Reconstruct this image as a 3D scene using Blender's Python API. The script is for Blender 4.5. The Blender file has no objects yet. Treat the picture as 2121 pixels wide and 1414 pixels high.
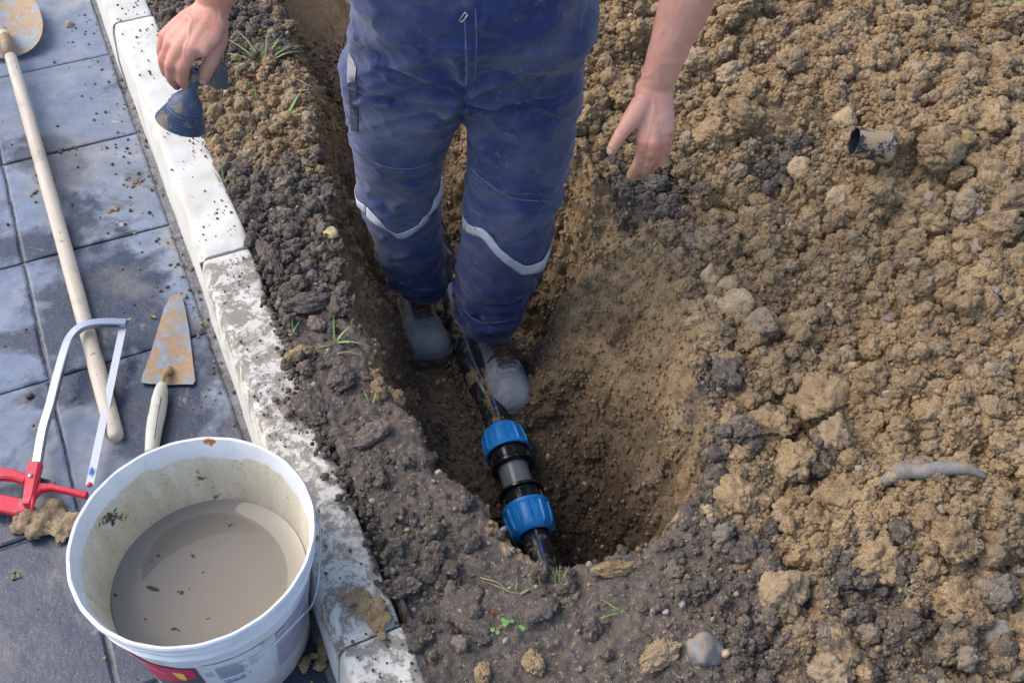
import bpy, bmesh, math, random
import numpy as np
from mathutils import Vector, Matrix
from mathutils.bvhtree import BVHTree
rnd = random.Random(7)
rs = np.random.RandomState(11)
SC = bpy.context.scene
COL = SC.collection

# ---------------------------------------------------------------- camera, world, sun, exposure
FL, PIT, ROLL, CH = 2200.0, .8703, .0512, 1.73          # focal length in photo pixels, pitch, roll, eye height
Fv = np.array([0, math.cos(PIT), -math.sin(PIT)]); U0 = np.array([0, math.sin(PIT), math.cos(PIT)]); R0 = np.array([1., 0, 0])
Rv = math.cos(ROLL)*R0 + math.sin(ROLL)*U0; Uv = -math.sin(ROLL)*R0 + math.cos(ROLL)*U0
CAMP = np.array([0, 0, CH])
cd = bpy.data.cameras.new('camera'); cam = bpy.data.objects.new('camera', cd); COL.objects.link(cam)
cam.matrix_world = Matrix([[Rv[0], Uv[0], -Fv[0], 0], [Rv[1], Uv[1], -Fv[1], 0], [Rv[2], Uv[2], -Fv[2], CH], [0, 0, 0, 1]])
cd.sensor_width = 36; cd.lens = FL/2121*36; cd.clip_start = .05; cd.clip_end = 500
SC.camera = cam
w = bpy.data.worlds.new('World'); SC.world = w; w.use_nodes = True
sky = w.node_tree.nodes.new('ShaderNodeTexSky'); sky.sky_type = 'NISHITA'; sky.sun_disc = False
SUN_EL, SUN_AZ = math.radians(48), math.radians(-78)     # azimuth measured from +Y towards +X
sky.sun_elevation = SUN_EL; sky.sun_rotation = SUN_AZ; sky.dust_density = 2.5; sky.air_density = 1.0
bg = w.node_tree.nodes['Background']; bg.inputs[1].default_value = .15
w.node_tree.links.new(sky.outputs[0], bg.inputs[0])
ld = bpy.data.lights.new('sun', 'SUN'); ld.energy = .9; ld.angle = math.radians(50); ld.color = (1, .93, .82)
sun = bpy.data.objects.new('sun', ld); COL.objects.link(sun)
sd = Vector((math.sin(SUN_AZ)*math.cos(SUN_EL), math.cos(SUN_AZ)*math.cos(SUN_EL), math.sin(SUN_EL)))
sun.rotation_euler = sd.to_track_quat('Z', 'Y').to_euler()
SC.view_settings.view_transform = 'Standard'; SC.view_settings.look = 'None'
SC.view_settings.gamma = 1; SC.view_settings.use_curve_mapping = False
SC.view_settings.exposure = 1.0

# ---------------------------------------------------------------- pixel -> place
def ray(x, y): return (x-1060.5)*Rv + (707-y)*Uv + FL*Fv
def Pz(x, y, z): d = ray(x, y); return CAMP + d*((z-CH)/d[2])
def Py(x, y, Y): d = ray(x, y); return CAMP + d*(Y/d[1])
def Pd(x, y, t): return CAMP + ray(x, y)/FL*t
YAW = .4624
NV = np.array([math.cos(YAW), math.sin(YAW)]); KV = np.array([-math.sin(YAW), math.cos(YAW)])   # across / along the kerb
KC, KW, ZP = .2104, .1118, -.205                         # kerb's soil edge, kerb width, pavement level
def ns(x, y): return x*NV[0]+y*NV[1], x*KV[0]+y*KV[1]
def xy(n, s): return n*NV[0]+s*KV[0], n*NV[1]+s*KV[1]

# ---------------------------------------------------------------- numpy noise
def _h(ix, iy, iz, seed):
    n = (ix.astype(np.int64)*374761393 + iy.astype(np.int64)*668265263 + iz.astype(np.int64)*2147483647 + seed*974634777) & 0xffffffff
    n = ((n ^ (n >> 13))*1274126177) & 0xffffffff
    n = ((n ^ (n >> 16))*2246822519) & 0xffffffff
    return (n ^ (n >> 15)) & 0xffffffff
def _hf(ix, iy, iz, seed): return (_h(ix, iy, iz, seed)/4294967296.0).astype(np.float32)
def vnoise(p, seed=0):
    i = np.floor(p).astype(np.int64); f = (p-i).astype(np.float32); u = f*f*f*(f*(f*6-15)+10)
    r = 0
    for dx in (0, 1):
        wx = u[:, 0] if dx else 1-u[:, 0]
        for dy in (0, 1):
            wy = u[:, 1] if dy else 1-u[:, 1]
            for dz in (0, 1):
                wz = u[:, 2] if dz else 1-u[:, 2]
                r = r + wx*wy*wz*_hf(i[:, 0]+dx, i[:, 1]+dy, i[:, 2]+dz, seed)
    return r*2-1
def fbm(p, oct=4, seed=0, gain=.5):
    r = 0; a = 1; t = 0
    for o in range(oct):
        r = r + a*vnoise(p*(2.03**o)+o*17.3, seed+o); t += a; a *= gain
    return r/t
def lumps(p, seed=0):
    """rounded lump heights 0..1 of randomly sized balls packed in cells"""
    i = np.floor(p).astype(np.int64); f = (p-i).astype(np.float32)
    best = np.zeros(len(p), np.float32)
    for dx in (-1, 0, 1):
        for dy in (-1, 0, 1):
            for dz in (-1, 0, 1):
                a, b, c = i[:, 0]+dx, i[:, 1]+dy, i[:, 2]+dz
                h = _h(a, b, c, seed)
                ox = (h & 1023)/1023.; oy = ((h >> 10) & 1023)/1023.; oz = ((h >> 20) & 1023)/1023.
                rr = .38+.5*(((h >> 7) & 255)/255.)
                d2 = (f[:, 0]-dx-ox)**2+(f[:, 1]-dy-oy)**2+(f[:, 2]-dz-oz)**2
                v = np.sqrt(np.maximum(rr*rr-d2, 0)).astype(np.float32)
                np.maximum(best, v, out=best)
    return best

# ---------------------------------------------------------------- object helpers
def tag(o, label=None, cat=None, group=None, kind=None):
    if label: o['label'] = label
    if cat: o['category'] = cat
    if group: o['group'] = group
    if kind: o['kind'] = kind
    return o
def empty(name, loc, label=None, cat=None, group=None, kind=None):
    o = bpy.data.objects.new(name, None); COL.objects.link(o); o.location = Vector([float(v) for v in loc]); o.empty_display_size = .05
    return tag(o, label, cat, group, kind)
def link(name, me, mat=None, parent=None, world=True):
    """mesh given in world coordinates; when parented to an empty the offset is undone"""
    o = bpy.data.objects.new(name, me); COL.objects.link(o)
    if mat is not None:
        me.materials.clear()
        for m in (mat if isinstance(mat, (list, tuple)) else [mat]): me.materials.append(m)
    if parent is not None:
        o.parent = parent
        if world:
            off = Vector((0, 0, 0)); q = parent
            while q is not None: off += q.location; q = q.parent
            me.transform(Matrix.Translation(-off))
    return o
def mesh_np(name, V, Fc, smooth=True):
    me = bpy.data.meshes.new(name)
    V = np.asarray(V, np.float32); Fc = np.asarray(Fc, np.int32)
    me.vertices.add(len(V)); me.vertices.foreach_set('co', V.ravel())
    k = Fc.shape[1]
    me.loops.add(Fc.size); me.loops.foreach_set('vertex_index', Fc.ravel())
    me.polygons.add(len(Fc)); me.polygons.foreach_set('loop_start', np.arange(0, Fc.size, k, dtype=np.int32))
    me.polygons.foreach_set('loop_total', np.full(len(Fc), k, np.int32))
    me.update(calc_edges=True)
    if smooth: me.polygons.foreach_set('use_smooth', np.ones(len(Fc), bool))
    return me
def from_bm(name, bm, smooth=True):
    bmesh.ops.recalc_face_normals(bm, faces=bm.faces)
    me = bpy.data.meshes.new(name); bm.to_mesh(me); bm.free()
    if smooth:
        me.polygons.foreach_set('use_smooth', np.ones(len(me.polygons), bool))
    return me
def sharp(me, deg=35):
    me.set_sharp_from_angle(angle=math.radians(deg)); return me
def ring_loft(bm, rings, cap=True):
    """rings: lists of points, joined one to the next"""
    vs = [[bm.verts.new(Vector([float(c) for c in p])) for p in r] for r in rings]
    n = len(vs[0])
    for a, b in zip(vs, vs[1:]):
        for i in range(n): bm.faces.new((a[i], a[(i+1) % n], b[(i+1) % n], b[i]))
    if cap: bm.faces.new(vs[0][::-1]); bm.faces.new(vs[-1])
    return vs
def frame_of(d):
    d = Vector(d).normalized(); a = Vector((0, 0, 1)) if abs(d.z) < .9 else Vector((1, 0, 0))
    u = d.cross(a).normalized(); return u, d.cross(u).normalized()
def tube(bm, pts, r, seg=10, cap=True):
    pts = [Vector([float(c) for c in p]) for p in pts]
    rr = r if isinstance(r, (list, tuple, np.ndarray)) else [r]*len(pts)
    rings = []; u = None
    for i, p in enumerate(pts):
        d = (pts[min(i+1, len(pts)-1)]-pts[max(i-1, 0)]).normalized()
        if u is None: u, v = frame_of(d)
        else: u = (u-d*u.dot(d)).normalized(); v = d.cross(u)
        rings.append([p+(u*math.cos(t)+v*math.sin(t))*rr[i] for t in [2*math.pi*k/seg for k in range(seg)]])
    ring_loft(bm, rings, cap)
def catmull(pts, n=8):
    P = [np.array(p, float) for p in pts]; P = [2*P[0]-P[1]]+P+[2*P[-1]-P[-2]]; out = []
    for i in range(1, len(P)-2):
        for k in range(n):
            t = k/n; a, b, c, d = P[i-1:i+3]
            out.append(.5*((2*b)+(-a+c)*t+(2*a-5*b+4*c-d)*t*t+(-a+3*b-3*c+d)*t**3))
    out.append(P[-2]); return out
def lathe(bm, prof, seg=64, cap=False, M=None, mod=None):
    rings = []
    for r, z in prof:
        ring = []
        for k in range(seg):
            t = 2*math.pi*k/seg; q = r if mod is None else mod(r, z, t)
            p = Vector((q*math.cos(t), q*math.sin(t), z)); ring.append(M @ p if M else p)
        rings.append(ring)
    ring_loft(bm, rings, cap)
def box(bm, c, sx, sy, sz, M=None):
    vs = []
    for dx in (-.5, .5):
        for dy in (-.5, .5):
            for dz in (-.5, .5):
                p = Vector((c[0]+dx*sx, c[1]+dy*sy, c[2]+dz*sz)); vs.append(bm.verts.new(M @ p if M else p))
    for f in ((0, 1, 3, 2), (4, 6, 7, 5), (0, 4, 5, 1), (2, 3, 7, 6), (0, 2, 6, 4), (1, 5, 7, 3)): bm.faces.new([vs[i] for i in f])
def axisM(origin, d):
    u, v = frame_of(d); d = Vector(d).normalized()
    return Matrix(((u.x, v.x, d.x, origin[0]), (u.y, v.y, d.y, origin[1]), (u.z, v.z, d.z, origin[2]), (0, 0, 0, 1)))
def co_of(me):
    a = np.empty(len(me.vertices)*3, np.float32); me.vertices.foreach_get('co', a); return a.reshape(-1, 3)
def no_of(me):
    a = np.empty(len(me.vertices)*3, np.float32); me.vertex_normals.foreach_get('vector', a); return a.reshape(-1, 3)
def set_co(me, V): me.vertices.foreach_set('co', np.asarray(V, np.float32).ravel()); me.update()
def remeshed(bm, voxel, smooth=4, name='m'):
    me0 = from_bm(name, bm); o = bpy.data.objects.new(name, me0); COL.objects.link(o)
    m = o.modifiers.new('r', 'REMESH'); m.mode = 'VOXEL'; m.voxel_size = voxel; m.use_smooth_shade = True
    if smooth: s = o.modifiers.new('s', 'SMOOTH'); s.iterations = smooth; s.factor = .5
    dg = bpy.context.evaluated_depsgraph_get(); dg.update()
    me = bpy.data.meshes.new_from_object(o.evaluated_get(dg)); bpy.data.objects.remove(o); bpy.data.meshes.remove(me0)
    me.polygons.foreach_set('use_smooth', np.ones(len(me.polygons), bool)); return me

# ---------------------------------------------------------------- materials
class MB:
    def __init__(s, name):
        s.m = bpy.data.materials.new(name); s.m.use_nodes = True; s.t = s.m.node_tree; s.b = s.t.nodes['Principled BSDF']
        s.pos = None
    def n(s, ty, **k):
        q = s.t.nodes.new(ty)
        for a, v in k.items(): setattr(q, a, v)
        return q
    def put(s, sock, v):
        if v is None: return
        if isinstance(v, bpy.types.NodeSocket): s.t.links.new(v, sock)
        else:
            if isinstance(v, (tuple, list)) and len(v) == 3 and sock.type == 'RGBA': v = (*v, 1)
            sock.default_value = v
    def obj(s):
        if s.pos is None: s.pos = s.n('ShaderNodeNewGeometry').outputs['Position']
        return s.pos
    def mapping(s, scale=(1, 1, 1), rot=(0, 0, 0), loc=(0, 0, 0), vec=None):
        q = s.n('ShaderNodeMapping'); s.put(q.inputs[0], vec or s.obj()); q.inputs['Scale'].default_value = scale
        q.inputs['Rotation'].default_value = rot; q.inputs['Location'].default_value = loc; return q.outputs[0]
    def noise(s, scale, detail=4, rough=.55, dist=0, vec=None, col=False):
        q = s.n('ShaderNodeTexNoise'); s.put(q.inputs['Vector'], vec or s.obj()); q.inputs['Scale'].default_value = scale
        q.inputs['Detail'].default_value = detail; q.inputs['Roughness'].default_value = rough; q.inputs['Distortion'].default_value = dist
        return q.outputs['Color' if col else 'Fac']
    def voro(s, scale, vec=None, out='Distance', feature='F1', rnd=1):
        q = s.n('ShaderNodeTexVoronoi'); q.feature = feature; s.put(q.inputs['Vector'], vec or s.obj()); q.inputs['Scale'].default_value = scale
        q.inputs['Randomness'].default_value = rnd
        return q.outputs[out]
    def ramp(s, fac, stops, interp='LINEAR'):
        q = s.n('ShaderNodeValToRGB'); s.put(q.inputs[0], fac); e = q.color_ramp.elements; q.color_ramp.interpolation = interp
        while len(e) < len(stops): e.new(.5)
        for a, (p, c) in zip(e, stops):
            a.position = p; a.color = (c, c, c, 1) if isinstance(c, (int, float)) else (*c, 1)
        return q.outputs[0]
    def mix(s, f, a, b, blend='MIX'):
        q = s.n('ShaderNodeMix', data_type='RGBA', blend_type=blend); s.put(q.inputs[0], f); s.put(q.inputs[6], a); s.put(q.inputs[7], b); return q.outputs[2]
    def mth(s, op, a, b=None, clamp=False):
        q = s.n('ShaderNodeMath', operation=op, use_clamp=clamp); s.put(q.inputs[0], a); s.put(q.inputs[1], b); return q.outputs[0]
    def dot(s, v):
        q = s.n('ShaderNodeVectorMath', operation='DOT_PRODUCT'); s.put(q.inputs[0], s.obj()); q.inputs[1].default_value = v; return q.outputs['Value']
    def attr(s, name, ty='GEOMETRY'):
        q = s.n('ShaderNodeAttribute', attribute_name=name, attribute_type=ty); return q.outputs['Fac']
    def rand(s): return s.n('ShaderNodeObjectInfo').outputs['Random']
    def bump(s, h, strength=.5, dist=.002, prev=None):
        q = s.n('ShaderNodeBump'); s.put(q.inputs['Height'], h); q.inputs['Strength'].default_value = strength; q.inputs['Distance'].default_value = dist
        if prev is not None: s.put(q.inputs['Normal'], prev)
        return q.outputs[0]
    def done(s, col=None, rough=None, normal=None, metal=None, **k):
        s.put(s.b.inputs['Base Color'], col); s.put(s.b.inputs['Roughness'], rough); s.put(s.b.inputs['Normal'], normal); s.put(s.b.inputs['Metallic'], metal)
        for a, v in k.items(): s.put(s.b.inputs[a.replace('_', ' ')], v)
        return s.m

CLAY_A, CLAY_B, CLAY_C = (.53, .375, .205), (.33, .225, .12), (.68, .53, .34)
def soil_colour(b, dark, damp_shade, pale=None):
    """crumbly clay; dark = topsoil share, damp = freshly cut moist soil with pit shade painted in"""
    n1 = b.noise(9, 6, .65); n2 = b.noise(70, 5, .7); n3 = b.noise(330, 3, .7)
    clay = b.mix(b.ramp(n1, [(.35, .15), (.62, 1.)]), CLAY_B, CLAY_A); clay = b.mix(b.ramp(b.noise(28, 5, .7), [(.36, .7), (.5, 0.)]), clay, (.18, .115, .062))
    clay = b.mix(b.mth('MULTIPLY', b.ramp(n2, [(.52, 0.), (.72, 1.)]), .6), clay, CLAY_C)
    clay = b.mix(b.mth('MULTIPLY', b.ramp(n3, [(.34, 1.), (.5, 0.)]), .6), clay, (.13, .082, .048))
    top = b.mix(b.ramp(n2, [(.35, 0.), (.7, 1.)]), (.080, .066, .056), (.215, .18, .150))
    top = b.mix(b.ramp(b.noise(120, 2, .6), [(.60, 0.), (.66, 1.)]), top, (.36, .27, .17))
    top = b.mix(b.ramp(b.noise(16, 3, .6), [(.52, 0.), (.66, .7)]), top, (.20, .155, .12))
    dk = b.mth('ADD', dark, b.mth('MULTIPLY', b.mth('SUBTRACT', b.noise(22, 5, .7), .5), 1.3))
    c = b.mix(b.ramp(dk, [(.4, 0.), (.6, 1.)]), clay, top)
    wet = b.mix(b.ramp(n2, [(.3, 0.), (.7, 1.)]), (.135, .096, .062), (.34, .25, .155))
    dm = b.mth('ADD', damp_shade, b.mth('MULTIPLY', b.mth('SUBTRACT', b.noise(14, 4, .7), .5), .9))
    wet = b.mix(b.ramp(b.mth('SUBTRACT', dm, 1.), [(.1, 0.), (.7, 1.)]), wet, b.mix(b.ramp(n2, [(.3, 0.), (.7, 1.)]), (.055, .038, .026), (.15, .105, .065)))  # darkest tone carries the painted shade of the pit bottom
    return b.mix(b.ramp(dm, [(.35, 0.), (.75, 1.)]), c, wet), n2, n3
def soil_mat(name, instanced=False):
    b = MB(name)
    if instanced: dark, damp_shade = b.attr('dark', 'INSTANCER'), b.attr('damp_shade', 'INSTANCER')
    else: dark, damp_shade = b.attr('dark'), b.attr('damp_shade')
    c, n2, n3 = soil_colour(b, dark, damp_shade)
    if instanced:
        r = b.rand()
        c = b.mix(b.ramp(r, [(0, .30), (.12, 0.), (.75, 0.), (1, .0)]), c, (.13, .10, .08))
        c = b.mix(b.ramp(r, [(0, 0.), (.80, 0.), (.86, .25), (.93, .15), (.975, .5), (1, .7)]), c, (.48, .39, .29))
    speck = b.ramp(b.voro(260, out='Color'), [(.0, 0.), (.93, 0.), (.96, 1.)])
    c = b.mix(b.mth('MULTIPLY', speck, .5), c, (.5, .43, .33))
    h = b.mth('ADD', b.mth('MULTIPLY', b.noise(240, 6, .75), 1.), b.mth('MULTIPLY', b.voro(420), -.7))
    nb = b.bump(h, 1., .0045)
    return b.done(c, b.mix(b.mth('MULTIPLY', b.ramp(dark, [(.2, 0.), (.7, 1.)]), b.ramp(b.noise(6, 4), [(.4, 0.), (.6, 1.)])), b.ramp(n2, [(.3, .75), (.6, .95)]), (.48,)*3), nb, Specular_IOR_Level=.35)
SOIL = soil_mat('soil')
CLOD = soil_mat('clod_soil', True)
def stone_mat(name, a, c, rough=.8):
    b = MB(name); n = b.noise(35, 6, .65)
    col = b.mix(b.ramp(n, [(.35, 0.), (.65, 1.)]), a, c)
    col = b.mix(b.ramp(b.noise(60, 5, .7), [(.45, 0.), (.62, .8)]), col, (.27, .185, .105))
    r = b.mix(b.mth('MULTIPLY', b.rand(), .45), col, (.12, .12, .13))
    return b.done(r, rough, b.bump(b.noise(180, 5, .7), .5, .002))
STONE = stone_mat('pebble_stone', (.30, .26, .22), (.43, .39, .34), .7)
STONE_GREY = stone_mat('grey_stone', (.13, .13, .135), (.24, .24, .24), .7)
b = MB('pale_clay_lump'); _n = b.noise(60, 6, .7); STONE_PALE = b.done(b.mix(b.ramp(b.noise(190, 4, .7), [(.36, .8), (.5, 0.)]), b.mix(b.ramp(_n, [(.35, 0.), (.65, 1.)]), (.42, .30, .17), (.60, .47, .30)), (.26, .175, .10)), .92, b.bump(b.mth('ADD', b.noise(240, 6, .75), b.mth('MULTIPLY', b.voro(300), -.7)), .9, .004))
STONE_SLATE = stone_mat('slate_stone', (.085, .085, .098), (.15, .145, .15), .85)

# ---------------------------------------------------------------- terrain shape
RIM = [  # photo pixel of the rim, wall width
 ((560, -60), .10), ((578, 0), .10), ((600, 60), .11), ((625, 150), .13), ((650, 250), .14), ((665, 330), .15), ((690, 470), .17), ((703, 560), .17),
 ((735, 660), .15), ((778, 760), .13), ((838, 835), .10), ((880, 885), .07), ((905, 960), .04), ((950, 1003), .04), ((1000, 1050), .04), ((1040, 1103), .04),
 ((1100, 1145), .04), ((1160, 1178), .04), ((1210, 1166), .05), ((1262, 1150), .05), ((1330, 1135), .05), ((1400, 1103), .06), ((1448, 1060), .07),
 ((1474, 1000), .09), ((1468, 930), .11), ((1452, 850), .13), ((1438, 770), .15), ((1428, 700), .18), ((1415, 630), .24), ((1385, 560), .28), ((1345, 490), .28), ((1290, 430), .26)]
rimw = [(Pz(x, y, 0)[:2], wd) for (x, y), wd in RIM]
rimw += [(np.array(p), .14) for p in ((.14, 2.0), (.03, 2.12), (-.07, 2.35), (-.16, 2.6), (-.3, 2.95), (-1.1, 4.6))]
rimw = [(np.array((-1.62, 4.6)), .07)] + rimw
RP = np.array([p for p, _ in rimw]); RW = np.array([wd for _, wd in rimw])
def pit_dist(X, Y):
    """distance to the rim, inside flag, wall width at the nearest rim point"""
    P = np.stack([X, Y], -1); best = np.full(len(X), 1e9); wd = np.zeros(len(X)); ins = np.zeros(len(X), bool)
    for i in range(len(RP)):
        a, b = RP[i], RP[(i+1) % len(RP)]; d = b-a
        t = np.clip(((P-a)@d)/(d@d), 0, 1); q = np.hypot(*(P-a-t[:, None]*d).T)
        m = q < best; best[m] = q[m]; wd[m] = (RW[i]*(1-t)+RW[(i+1) % len(RP)]*t)[m]
        c = (a[1] > Y) != (b[1] > Y)
        with np.errstate(divide='ignore', invalid='ignore'): xx = (b[0]-a[0])*(Y-a[1])/(b[1]-a[1])+a[0]
        ins ^= c & (X < xx)
    return best, ins, wd
CT = [(450, 300, -.004), (560, 550, -.01), (520, 200, 0.), (480, 60, 0.), (640, 700, .005), (640, 420, -.012), (700, 900, .012), (850, 1000, .012), (800, 1200, -.012), (950, 1350, -.02), (1200, 1250, -.01), (1100, 1145, 0),
 (1400, 1350, .01), (1380, 1180, 0), (1520, 1250, .04), (1560, 1390, .06), (1700, 1300, .09), (2000, 1300, .14), (2121, 1000, .26), (1900, 1000, .17), (1700, 1000, .11), (1560, 1000, .05),
 (1550, 850, .04), (1500, 700, .02), (1620, 700, .09), (1640, 560, .12), (1500, 560, .02), (1800, 500, .21), (1805, 300, .27), (2000, 500, .31), (2060, 750, .29), (1500, 200, .18), (1400, 420, .02), (1330, 330, .04),
 (1270, 250, .1), (1300, 60, .22), (1600, 330, .17), (1700, 60, .36), (1950, 200, .37), (2060, 300, .33), (2085, 120, .22), (2121, 40, .06), (1500, 0, .30), (1850, 0, .34), (1990, 0, .22)]
CTW = np.array([[*Pz(x, y, z)[:2], z] for x, y, z in CT])
CTW = np.vstack([CTW, [[.9, 3.4, .12], [.3, 3.2, .18], [.0, 2.9, .1], [2.0, 2.2, .0], [1.9, 1.2, .1], [2.3, 3.2, 0], [1.5, .5, .1], [0, -.3, 0], [-1.3, 3.6, 0], [.5, .2, 0], [2.4, 1.7, 0], [1.6, 3.9, 0]]])
def outer_z(X, Y):
    num = np.zeros(len(X)); den = np.full(len(X), 1e-9)
    for x, y, z in CTW:
        d2 = (X-x)**2+(Y-y)**2; k = np.exp(-d2/(2*.12**2))+.02*np.exp(-d2/(2*.35**2))+1e-6/(d2+.01)**2
        num += k*z; den += k
    z = num/den
    r = np.hypot(X-.6, Y-1.7); return z*np.clip((5-r)/2.5, 0, 1)
SPILL = [(515, 510, 0), (560, 600, 0), (583, 690, 0), (612, 780, 12), (606, 850, 0), (640, 880, 0), (690, 960, 0), (722, 1030, 0), (757, 1072, 0), (800, 1200, 0), (835, 1290, 0), (893, 1414, 0)]
sp = np.array([ns(*Pz(x, y, 0)[:2]) for x, y, _ in SPILL])     # n, s of the soil's edge on the kerb
sp = sp[np.argsort(sp[:, 1])]
def floor_z(X, Y):
    t = np.clip((Y-1.15)/1.5, 0, 1)
    z = -.545+.085*t
    z -= .075*np.exp(-(((X-.23)/.13)**2+((Y-1.2)/.22)**2))
    # a shallow groove where the pipe lies
    return z
def terrain_base(X, Y):
    P2 = np.stack([X, Y, 0*X], -1)
    dist, ins, wd = pit_dist(X + .014*vnoise(P2*14, 5)+.006*vnoise(P2*45, 6), Y+.014*vnoise(P2*14, 7)+.006*vnoise(P2*45, 8))
    zo = outer_z(X, Y)
    zo = zo + .010*fbm(P2*6, 3, 20)*1.0
    zf = floor_z(X, Y)+.016*fbm(P2*7, 3, 22)
    wd = wd*(1+.35*vnoise(P2*9, 31))
    t = np.clip(dist/np.maximum(wd, .02), 0, 1)
    prof = t**.8*(1-.0*t)
    prof = np.where(wd > .12, .75*prof+.25*(t*t*(3-2*t)), prof)
    rimz = zo
    z = np.where(ins, rimz+(zf-rimz)*prof, zo)
    # slight rounding and a raised crumbly lip at the rim
    z = np.where(ins, z, z-.012*np.exp(-(dist/.012)**2))
    n, s = ns(X, Y)
    edge = np.interp(s, sp[:, 1], sp[:, 0], left=KC, right=KC)
    edge = np.where((s > .8) & (s < 1.75), edge+.008*vnoise(P2*30, 40)+.003, KC+.001)
    over = np.clip((n-edge)/.012, 0, 1)
    near = np.exp(-np.clip(n-KC, 0, 9)/.05)*((s > .85) & (s < 1.7))
    z = np.where(n < KC+.02, np.where((s > .8) & (s < 1.75), -.05+over*(.05+.012), np.minimum(z, -.006)*np.clip((n-KC)/.02, 0, 1)-.004), z+.010*near)
    z = np.where(n < KC-.08, -.06, z)
    z = np.where((n < KC) & ((s < .8) | (s > 1.75)), -.06, z)
    return z, dist, ins, n, s
dn = .0042
nn = np.concatenate([np.arange(KC-.1, 2.35, dn), 2.35+np.cumsum(dn*1.13**np.arange(1, 60))]); nn = nn[nn < 40]; nn = np.append(nn, 40)
s_mid = np.arange(.18, 3.12, dn)
s_lo = .18-np.cumsum(dn*1.13**np.arange(1, 60)); s_hi = 3.12+np.cumsum(dn*1.13**np.arange(1, 60))
ss = np.concatenate([[-40], s_lo[s_lo > -40][::-1], s_mid, s_hi[s_hi < 40], [40]])
GN, GS = np.meshgrid(nn, ss, indexing='ij'); X, Y = xy(GN.ravel(), GS.ravel())
Z, dist, ins, n_, s_ = terrain_base(X, Y)
a, b_ = len(nn), len(ss)
Zg = Z.reshape(a, b_)
def grid_normals(V):
    G = V.reshape(a, b_, 3); du = np.empty_like(G); dv = np.empty_like(G)
    du[1:-1] = G[2:]-G[:-2]; du[0] = G[1]-G[0]; du[-1] = G[-1]-G[-2]
    dv[:, 1:-1] = G[:, 2:]-G[:, :-2]; dv[:, 0] = G[:, 1]-G[:, 0]; dv[:, -1] = G[:, -1]-G[:, -2]
    N = np.cross(du, dv).reshape(-1, 3); N /= np.linalg.norm(N, axis=1)[:, None]+1e-12; return N
V = np.stack([X, Y, Z], -1)
fine = (n_ < 2.5) & (s_ > 0) & (s_ < 3.3)
heap = np.clip((outer_z(X, Y)-.02)/.06, 0, 1)*(~ins)
heapzone = np.clip((X-.385+.25*np.maximum(0, Y-1.1)-.12*np.maximum(0, .95-Y)+.06*vnoise(np.stack([X, Y, 0*X], -1)*7, 93)+.02)/.15, 0, 1)*(~ins); heap = np.maximum(heap, heapzone*.9)
# ---- soil kinds: dark topsoil strip between kerb and pit and round the rim; moist cut soil in the pit, some shade and light painted in
P2 = np.stack([X, Y, 0*X], -1)
dark = np.where(ins, np.clip((Z+.13)/.1, 0, 1)*np.clip(1-dist/.1, 0, 1)*.5, 1-heap)
rimband = np.exp(-np.maximum(dist-.008-.02*vnoise(P2*22, 91), 0)/.010)*np.clip(.45+1.3*vnoise(P2*6, 92), .1, 1)
dark = np.where(ins, dark*.3, dark*(1-.95*rimband))
up_strip = np.clip((Y-1.7)/.3, 0, 1)*(n_ < .75)*(~ins)
dark = np.where(ins, dark, dark-.3*up_strip)
for (px, py, r, v) in ((1310, 420, .07, .45), (1430, 520, .04, .4), (1650, 230, .07, .75), (1400, 400, .07, .5), (1690, 740, .06, .45), (1480, 950, .045, .5), (1700, 950, .06, .6), (1790, 1180, .06, .6), (1480, 790, .05, .5), (540, 240, .13, -.75), (450, 240, .06, -.6), (760, 1270, .1, 0), (1830, 1380, .1, .4), (2050, 1330, .12, .35), (1500, 1350, .1, .3)):
    q = Pz(px, py, 0)[:2] if px < 1350 else Pz(px, py, float(outer_z(np.array([Pz(px, py, .1)[0]]), np.array([Pz(px, py, .1)[1]]))[0]))[:2]
    dark = dark+v*np.exp(-((X-q[0])**2+(Y-q[1])**2)/(2*r*r))
damp_shade = np.where(ins, np.clip(.45+(-.1-Z)*1.6, 0, 1.1), 0.)
# the sloped right wall gets the paler clay tone
damp_shade = damp_shade-np.where(ins, .75*np.exp(-(((X-.27)/.13)**2+((Y-1.75)/.26)**2)), 0)
damp_shade = damp_shade+np.where(ins, 1.25*np.exp(-(((X-.14)/.22)**2+((Y-1.22)/.30)**2))*np.clip((-.12-Z)/.25, 0, 1), 0)  # near pit bottom: extra damp tone painted in for its shade
damp_shade = damp_shade-np.where(ins & (X < -.02), .42*np.exp(-dist/.09), 0)+(~ins)*.62*np.clip((1.25-Y)/.35, 0, 1)*np.clip((X-.55)/.2, 0, 1)  # left wall lightened in colour against its shade; moist soil low on the heap
grass_m = np.clip((n_-2.2)/.2, 0, 1)
# ---- displacement
N = grid_normals(V); idx = np.where(fine)[0]; Q = V[idx]; D = np.zeros(len(idx))
hp = heap[idx]; inn = ins[idx]; near_kerb = n_[idx] < KC+.004
amp = np.where(inn, .8, .25+.75*hp)
D += .052*(lumps(Q/.09+3.1, 1)-.4)*hp
D += .024*(lumps(Q/.055+fbm(Q*11, 2, 78)[:, None]*.7, 21)-.4)*np.where(inn, .3, hp)
D += .021*(lumps(Q/.042+fbm(Q*8, 2, 77)[:, None]*.5, 2)-.4)*np.where(inn, .5, .35+.65*hp)
D += .0135*(lumps(Q/.021+fbm(Q*25, 2, 79)[:, None]*.6, 3)-.4)*np.where(inn, 1.0, .42+.6*hp)
D += .0062*(lumps(Q/.0115, 4)-.4)*np.where(inn, 1.3, 1.)
D += .010*fbm(Q*16, 4, 9, .6)*amp
D += np.where(inn, .010*np.abs(vnoise(Q*np.array([9, 9, 22]), 12))-.004, 0)
D[near_kerb] *= .35
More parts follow.
